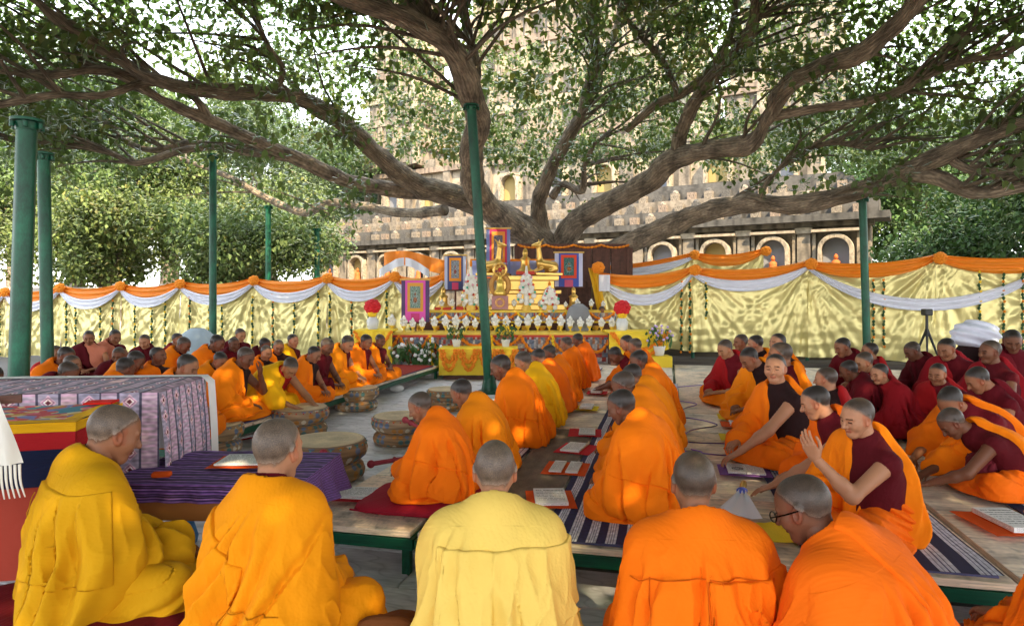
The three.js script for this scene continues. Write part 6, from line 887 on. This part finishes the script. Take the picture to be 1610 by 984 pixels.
drum(-1.57, -5.6, 0.32, 0, 'largest painted drum on the marble, nearest, a red stick against it'); drum(-2.36, -7.35, 0.3, 1, 'painted drum with dull grey skin before the bent yellow monk'); drum(-2.12, -9.0, 0.29, 2, 'painted drum with bright white skin, farthest along the seated row'); drum(-1.18, -6.95, 0.28, 1, 'painted drum right before the face of the nearest aisle monk'); drum(-0.88, -9.0, 0.27, 0, 'half hidden drum behind the second aisle monk'); drum(-2.95, -6.5, 0.28, 2, 'painted drum beside the white edge of the patterned table');
{ const stickM = fab(0.45, 0.06, 0.08); const stick = (a, b, label) => { const o = thing('drum_stick', label, 'stick', [0, 0, 0]); part('shaft', tube([a, lerp3(a, b, 0.3), lerp3(a, b, 0.34), lerp3(a, b, 0.4), b], [0.02, 0.018, 0.03, 0.018, 0.014], 24, 8), stickM, o); part('head', new THREE.IcosahedronGeometry(0.034, 2).translate(...a), stickM, o); };
  stick([-1.5, 0.3, -5.25], [-1.28, 0.03, -5.12], 'red wrapped stick leaning on the largest drum'); stick([-1.2, 0.12, -5.62], [-0.55, 0.3, -5.3], 'dark red stick lying between the largest drum and the aisle row'); stick([-1.05, 0.33, -6.5], [-0.82, 0.33, -6.05], 'red stick beside the face of the nearest aisle monk'); }
// the covered tables
{
  const pat = tex(512, 256, (u, v) => { const a = (u * 22) % 1, band = Math.floor(u * 22) % 4, d = Math.abs(a - 0.5) * 2 + Math.abs(((v * 10) % 1) - 0.5) * 2, n = 1.4 + 0.5 * tiled(u, v, 60, 3); let c = [[0.45, 0.42, 0.47], [0.52, 0.45, 0.48], [0.41, 0.39, 0.44], [0.53, 0.48, 0.52]][band]; if (band % 2 === 0) { if (d < 0.3) c = [0.3, 0.12, 0.15]; else if (d < 0.5) c = [0.75, 0.65, 0.62]; else if (d < 0.68) c = [0.5, 0.35, 0.42]; else if (d < 0.86) c = [0.6, 0.5, 0.53]; } else if (Math.abs(a - 0.5) > 0.38) c = [0.2, 0.19, 0.24]; else if (((v * 30) % 1) < 0.4) c = [0.54, 0.44, 0.5]; return c.map((q) => q * n); });
  const patM = new THREE.MeshStandardMaterial({ map: pat, roughness: 0.92 });
  const o = thing('covered_table', 'long table under grey purple diamond patterned cloth with white edge', 'table', [-3.2, 0.03, -4.15], 0.1);
  part('top', sheet(60, 16, (u, v) => [-1.35 + u * 2.45, 0.955 + 0.006 * N3(u * 12, v * 5, 1) - (u > 0.975 ? 0.012 : 0), -0.4 + v * 0.78], [1.0, 0.35]), patM, o);
  part('end_drop', sheet(30, 20, (u, v) => [1.1 + 0.04 * Math.sin(v * 1.5) + 0.012 * Math.sin(u * 26) * v, 0.952 - v * 0.52, 0.4 - u * 0.72], [0.34, 0.55]), patM, o);
  part('front_drop', sheet(60, 12, (u, v) => [-1.35 + u * 2.45, 0.955 - v * 0.5, 0.385 + 0.015 * Math.sin(u * 60) * v + 0.01], [1, 0.5]), patM, o);
  part('white_edge', sheet(8, 24, (u, v) => { const top = v < 0.55; return top ? [-1.1 + v / 0.55 * 2.22, 0.962 + 0.004 * N3(u * 3, v * 9, 2), -0.44 + u * 0.12] : [1.128 + 0.03 * Math.sin((v - 0.55) * 3), 0.962 - (v - 0.55) / 0.45 * 0.56, -0.46 + u * 0.14 + 0.01]; }), mat(0.8, 0.78, 0.75, 0.9), o);
  part('back_drop', box(2.4, 0.5, 0.012, -0.12, 0.7, -0.42), mat(0.8, 0.78, 0.75, 0.9), o); part('frame', box(2.3, 0.05, 0.7, -0.15, 0.92, 0), woodRed, o); for (const a of [-1.2, 0.9]) for (const b of [-0.32, 0.32]) part('leg', box(0.06, 0.9, 0.06, a, 0.45, b), woodRed, o);
  // brocade covered table in front of it
  const bro = new THREE.MeshStandardMaterial({ map: tex(256, 256, (u, v) => { const a = tiled(u, v, 7, 1), b = tiled(u, v, 9, 5), c = tiled(u, v, 16, 8); const p = a > 0.22 ? [0.85, 0.62, 0.1] : a < -0.2 ? [0.15, 0.5, 0.6] : b > 0.18 ? [0.9, 0.35, 0.5] : b < -0.22 ? [0.5, 0.5, 0.75] : c > 0.15 ? [0.9, 0.8, 0.6] : [0.82, 0.12, 0.2]; return p; }), roughness: 0.5 });
  const q = thing('brocade_table', 'table covered with bright floral brocade and yellow, red and navy bands', 'table', [-2.78, -0.07, -3.2], 0.2);
  part('top', sheet(20, 16, (u, v) => [-0.75 + u * 1.45, 1.03 + 0.004 * N3(u * 6, v * 6, 1), -0.3 + v * 0.56], [1.4, 0.6]), bro, q);
  const band = (name, y0, y1, m, z) => { part(name, sheet(30, 4, (u, v) => [-0.76 + u * 1.47, y0 + (y1 - y0) * v, 0.27 + z + 0.006 * Math.sin(u * 25)]), m, q); part(name, sheet(12, 4, (u, v) => [0.705 + z, y0 + (y1 - y0) * v, 0.27 - u * 0.58 + 0.004 * Math.sin(u * 15)]), m, q); };
  part('yellow_border', sheet(30, 3, (u, v) => [-0.76 + u * 1.47, 1.034 + 0.002, 0.2 + v * 0.075]), fab(0.85, 0.45, 0.01), q); part('yellow_border', sheet(3, 12, (u, v) => [0.63 + u * 0.075, 1.037, -0.3 + v * 0.5]), fab(0.85, 0.45, 0.01), q);
  band('yellow_band', 1.034, 0.99, fab(0.85, 0.45, 0.01), 0.004); band('red_band', 0.99, 0.91, fab(0.42, 0.015, 0.02), 0.006); band('navy_band', 0.91, 0.74, fab(0.01, 0.015, 0.05), 0.008); part('red_corner', rbox(0.14, 0.01, 0.12, 0.004, 0.62, 1.045, -0.26), fab(0.8, 0.02, 0.01), q); part('body', box(1.4, 0.7, 0.5, -0.03, 0.66, 0), fab(0.35, 0.05, 0.03), q); for (const a of [-0.68, 0.6]) for (const b of [-0.22, 0.2]) part('leg', box(0.06, 0.32, 0.06, a, 0.16, b), woodRed, q);
  // low table with purple stripes
  const ps = new THREE.MeshStandardMaterial({ map: tex(64, 512, (u, v) => { const k = (v * 9) % 1, c = k < 0.22 ? [0.4, 0.28, 0.5] : k < 0.32 ? [0.1, 0.08, 0.12] : k < 0.5 ? [0.28, 0.2, 0.36] : k < 0.62 ? [0.08, 0.06, 0.1] : k < 0.8 ? [0.46, 0.34, 0.55] : [0.2, 0.13, 0.3], n = 1.3 + 0.4 * tiled(u, v, 30, 4); return c.map((q2) => q2 * n); }), roughness: 0.85 });
  const l = thing('low_table', 'low table under purple and black striped cloth before the golden robed monk', 'table', [-1.55, 0, -3.86], -0.06);
  part('top_cloth', sheet(40, 30, (u, v) => [-0.62 + u * 1.06, 0.55 + 0.006 * N3(u * 8, v * 8, 1), -0.38 + v * 0.74], [1, 0.8]), ps, l); part('front_drop', sheet(40, 10, (u, v) => [-0.62 + u * 1.06, 0.55 - v * 0.1, 0.365 + 0.01 * Math.sin(u * 40) * v], [1, 0.25]), ps, l); part('end_drop', sheet(24, 14, (u, v) => [0.44 + 0.06 * v + 0.03 * Math.sin(u * 22) * v, 0.55 - v * 0.2, 0.36 - u * 0.72], [1, 1.6]), ps, l);
  part('frame', box(0.98, 0.08, 0.64, -0.1, 0.5, 0), mat(0.06, 0.2, 0.4, 0.6), l); for (const a of [-0.5, 0.32]) for (const b of [-0.26, 0.26]) part('leg', lathe([[0.05, 0], [0.06, 0.05], [0.03, 0.15], [0.05, 0.3], [0.06, 0.46]], 10).translate(a, 0, b), mat(0.07, 0.25, 0.5, 0.55), l); part('apron', rbox(0.8, 0.12, 0.03, 0.01, -0.1, 0.4, 0.31), mat(0.5, 0.2, 0.05, 0.6), l);
  book(-1.58, -3.92, 0.05, 0.26, 0.24, 'o', [[0, 0.28, 0.012]], 'open white book on orange wrap upon the low striped table', 0.562);
  solo('orange_pouch', rbox(0.1, 0.03, 0.05, 0.012, 0, 0.015, 0), wraps.o, 'small orange pouch on the striped table beside the mustard robed monk', 'pouch', [-1.92, 0.558, -3.62], 0.2);
  const f = thing('fringed_shawl', 'white shawl with cream fringe over orange tasselled cloth at the picture edge', 'shawl', [-2.08, 0.2, -2.72], 0.5); f.scale.setScalar(0.85);
  part('white_shawl', sheet(10, 20, (u, v) => [-0.25 + u * 0.22 + v * 0.1, 1.1 - v * 0.32, 0.02 * Math.sin(u * 14 + v * 4) + v * 0.05]), mat(0.72, 0.69, 0.62, 0.95), f); part('fringe', merge([...Array(12).keys()].map((i) => tube([[-0.14 + i * 0.018, 0.78, 0.06], [-0.135 + i * 0.018, 0.7, 0.07], [-0.14 + i * 0.02, 0.62, 0.06]], [0.007, 0.006, 0.003], 5, 5))), mat(0.72, 0.69, 0.62, 0.95), f); part('orange_cloth', sheet(10, 20, (u, v) => [-0.28 + u * 0.2 + v * 0.03, 0.98 - v * 0.4, -0.03 + 0.02 * Math.sin(u * 12)]), fab(0.8, 0.32, 0.01), f); part('tassels', merge([...Array(9).keys()].map((i) => cyl(0.008, 0.012, 0.1, -0.24 + i * 0.022, 0.5, -0.03, 6))), fab(0.8, 0.32, 0.01), f); part('stand', merge([cyl(0.03, 0.03, 1.33, -0.2, -0.23, -0.08, 8), box(0.5, 0.04, 0.04, -0.2, 1.08, -0.06)]), woodRed, f);
}
{ // bags
  const bag = (x, y, z, s, turn, m, label) => { const g = meshField((px, py, pz) => { const k = Math.pow(Math.abs(px / 0.2), 3) + Math.pow(Math.abs((py - 0.15) / 0.16), 3) + Math.pow(Math.abs(pz / 0.11), 3); return (Math.cbrt(k) - 1) * 0.11 + 0.03 * Math.abs(N3(px * 8, py * 7, pz * 8)) + 0.01 * Math.abs(N3(px * 22, py * 16, pz * 22)); }, [-0.25, -0.02, -0.16], [0.25, 0.36, 0.16], 0.014), o = thing('cloth_bag', label, 'bag', [x, y, z], turn); part('bag', g, m, o); part('strap', tube([[-0.14, 0.26, 0.02], [-0.12, 0.32, 0.08], [0.02, 0.31, 0.12], [0.1, 0.24, 0.13], [0.16, 0.12, 0.12]], [0.03, 0.034, 0.03], 24, 8), m, o); o.scale.setScalar(s); return o; };
  bag(-0.48, 0.03, -2.62, 0.85, 0.4, fab(0.17, 0.055, 0.015), 'brown shoulder bag between the golden and pale yellow monks'); bag(-0.42, 0.03, -2.32, 0.62, 1.2, fab(0.24, 0.08, 0.02), 'smaller brown pouch in front of the brown shoulder bag'); bag(3.1, 0.27, -4.35, 0.9, 0.9, fab(0.13, 0.012, 0.02), 'maroon bag on the runner beside the lowest bowing boy');
  solo('white_bundle', new THREE.IcosahedronGeometry(0.05, 2).scale(1.2, 0.7, 1), mat(0.75, 0.75, 0.78, 0.9), 'crumpled white cloth tucked by the brown bag', 'cloth', [-0.5, 0.16, -2.48]);
  solo('white_bundle', new THREE.IcosahedronGeometry(0.09, 2).scale(1.3, 0.7, 1), mat(0.7, 0.7, 0.68, 0.9), 'small white bundle on the marble near the altar', 'cloth', [-1.85, 0.07, -10.6]);
  const t = thing('camera_tripod', 'black tripod standing before the wide gold cloth', 'tripod', [7.6, 0.2, -12.1]); for (let k = 0; k < 3; k++) part('leg', tube([[0, 0.75, 0], [Math.cos(k * 2.1) * 0.15, 0.38, Math.sin(k * 2.1) * 0.15], [Math.cos(k * 2.1) * 0.3, 0, Math.sin(k * 2.1) * 0.3]], [0.025, 0.02, 0.015], 6, 6), mat(0.02, 0.02, 0.02, 0.5), t); part('column', cyl(0.025, 0.025, 0.4, 0, 0.6, 0, 10), mat(0.02, 0.02, 0.02, 0.5), t); part('head', rbox(0.14, 0.12, 0.16, 0.02, 0, 1.05, 0), mat(0.02, 0.02, 0.02, 0.5), t);
  const w = thing('white_turban', 'rounded white wrapped turban over the crimson boy near the picture edge', 'turban', [5.75, 0, -8.2]); part('wrap', meshField((x, y, z) => ell(x, y, z, [0, 1.06, 0], [0.27, 0.19, 0.24]) + 0.012 * Math.sin(y * 60 + x * 20), [-0.4, 0.8, -0.35], [0.4, 1.35, 0.35], 0.018), mat(0.72, 0.74, 0.85, 0.9), w); part('figure', lathe([[0.42, 0.27], [0.4, 0.5], [0.3, 0.75], [0.18, 0.92], [0.2, 1.0], [0, 1.02]], 18), ROBE.K[0], w);
}
scene.traverse((o) => { if (o.isMesh) { o.castShadow = true; o.receiveShadow = true; } });
renderer.render(scene, camera);
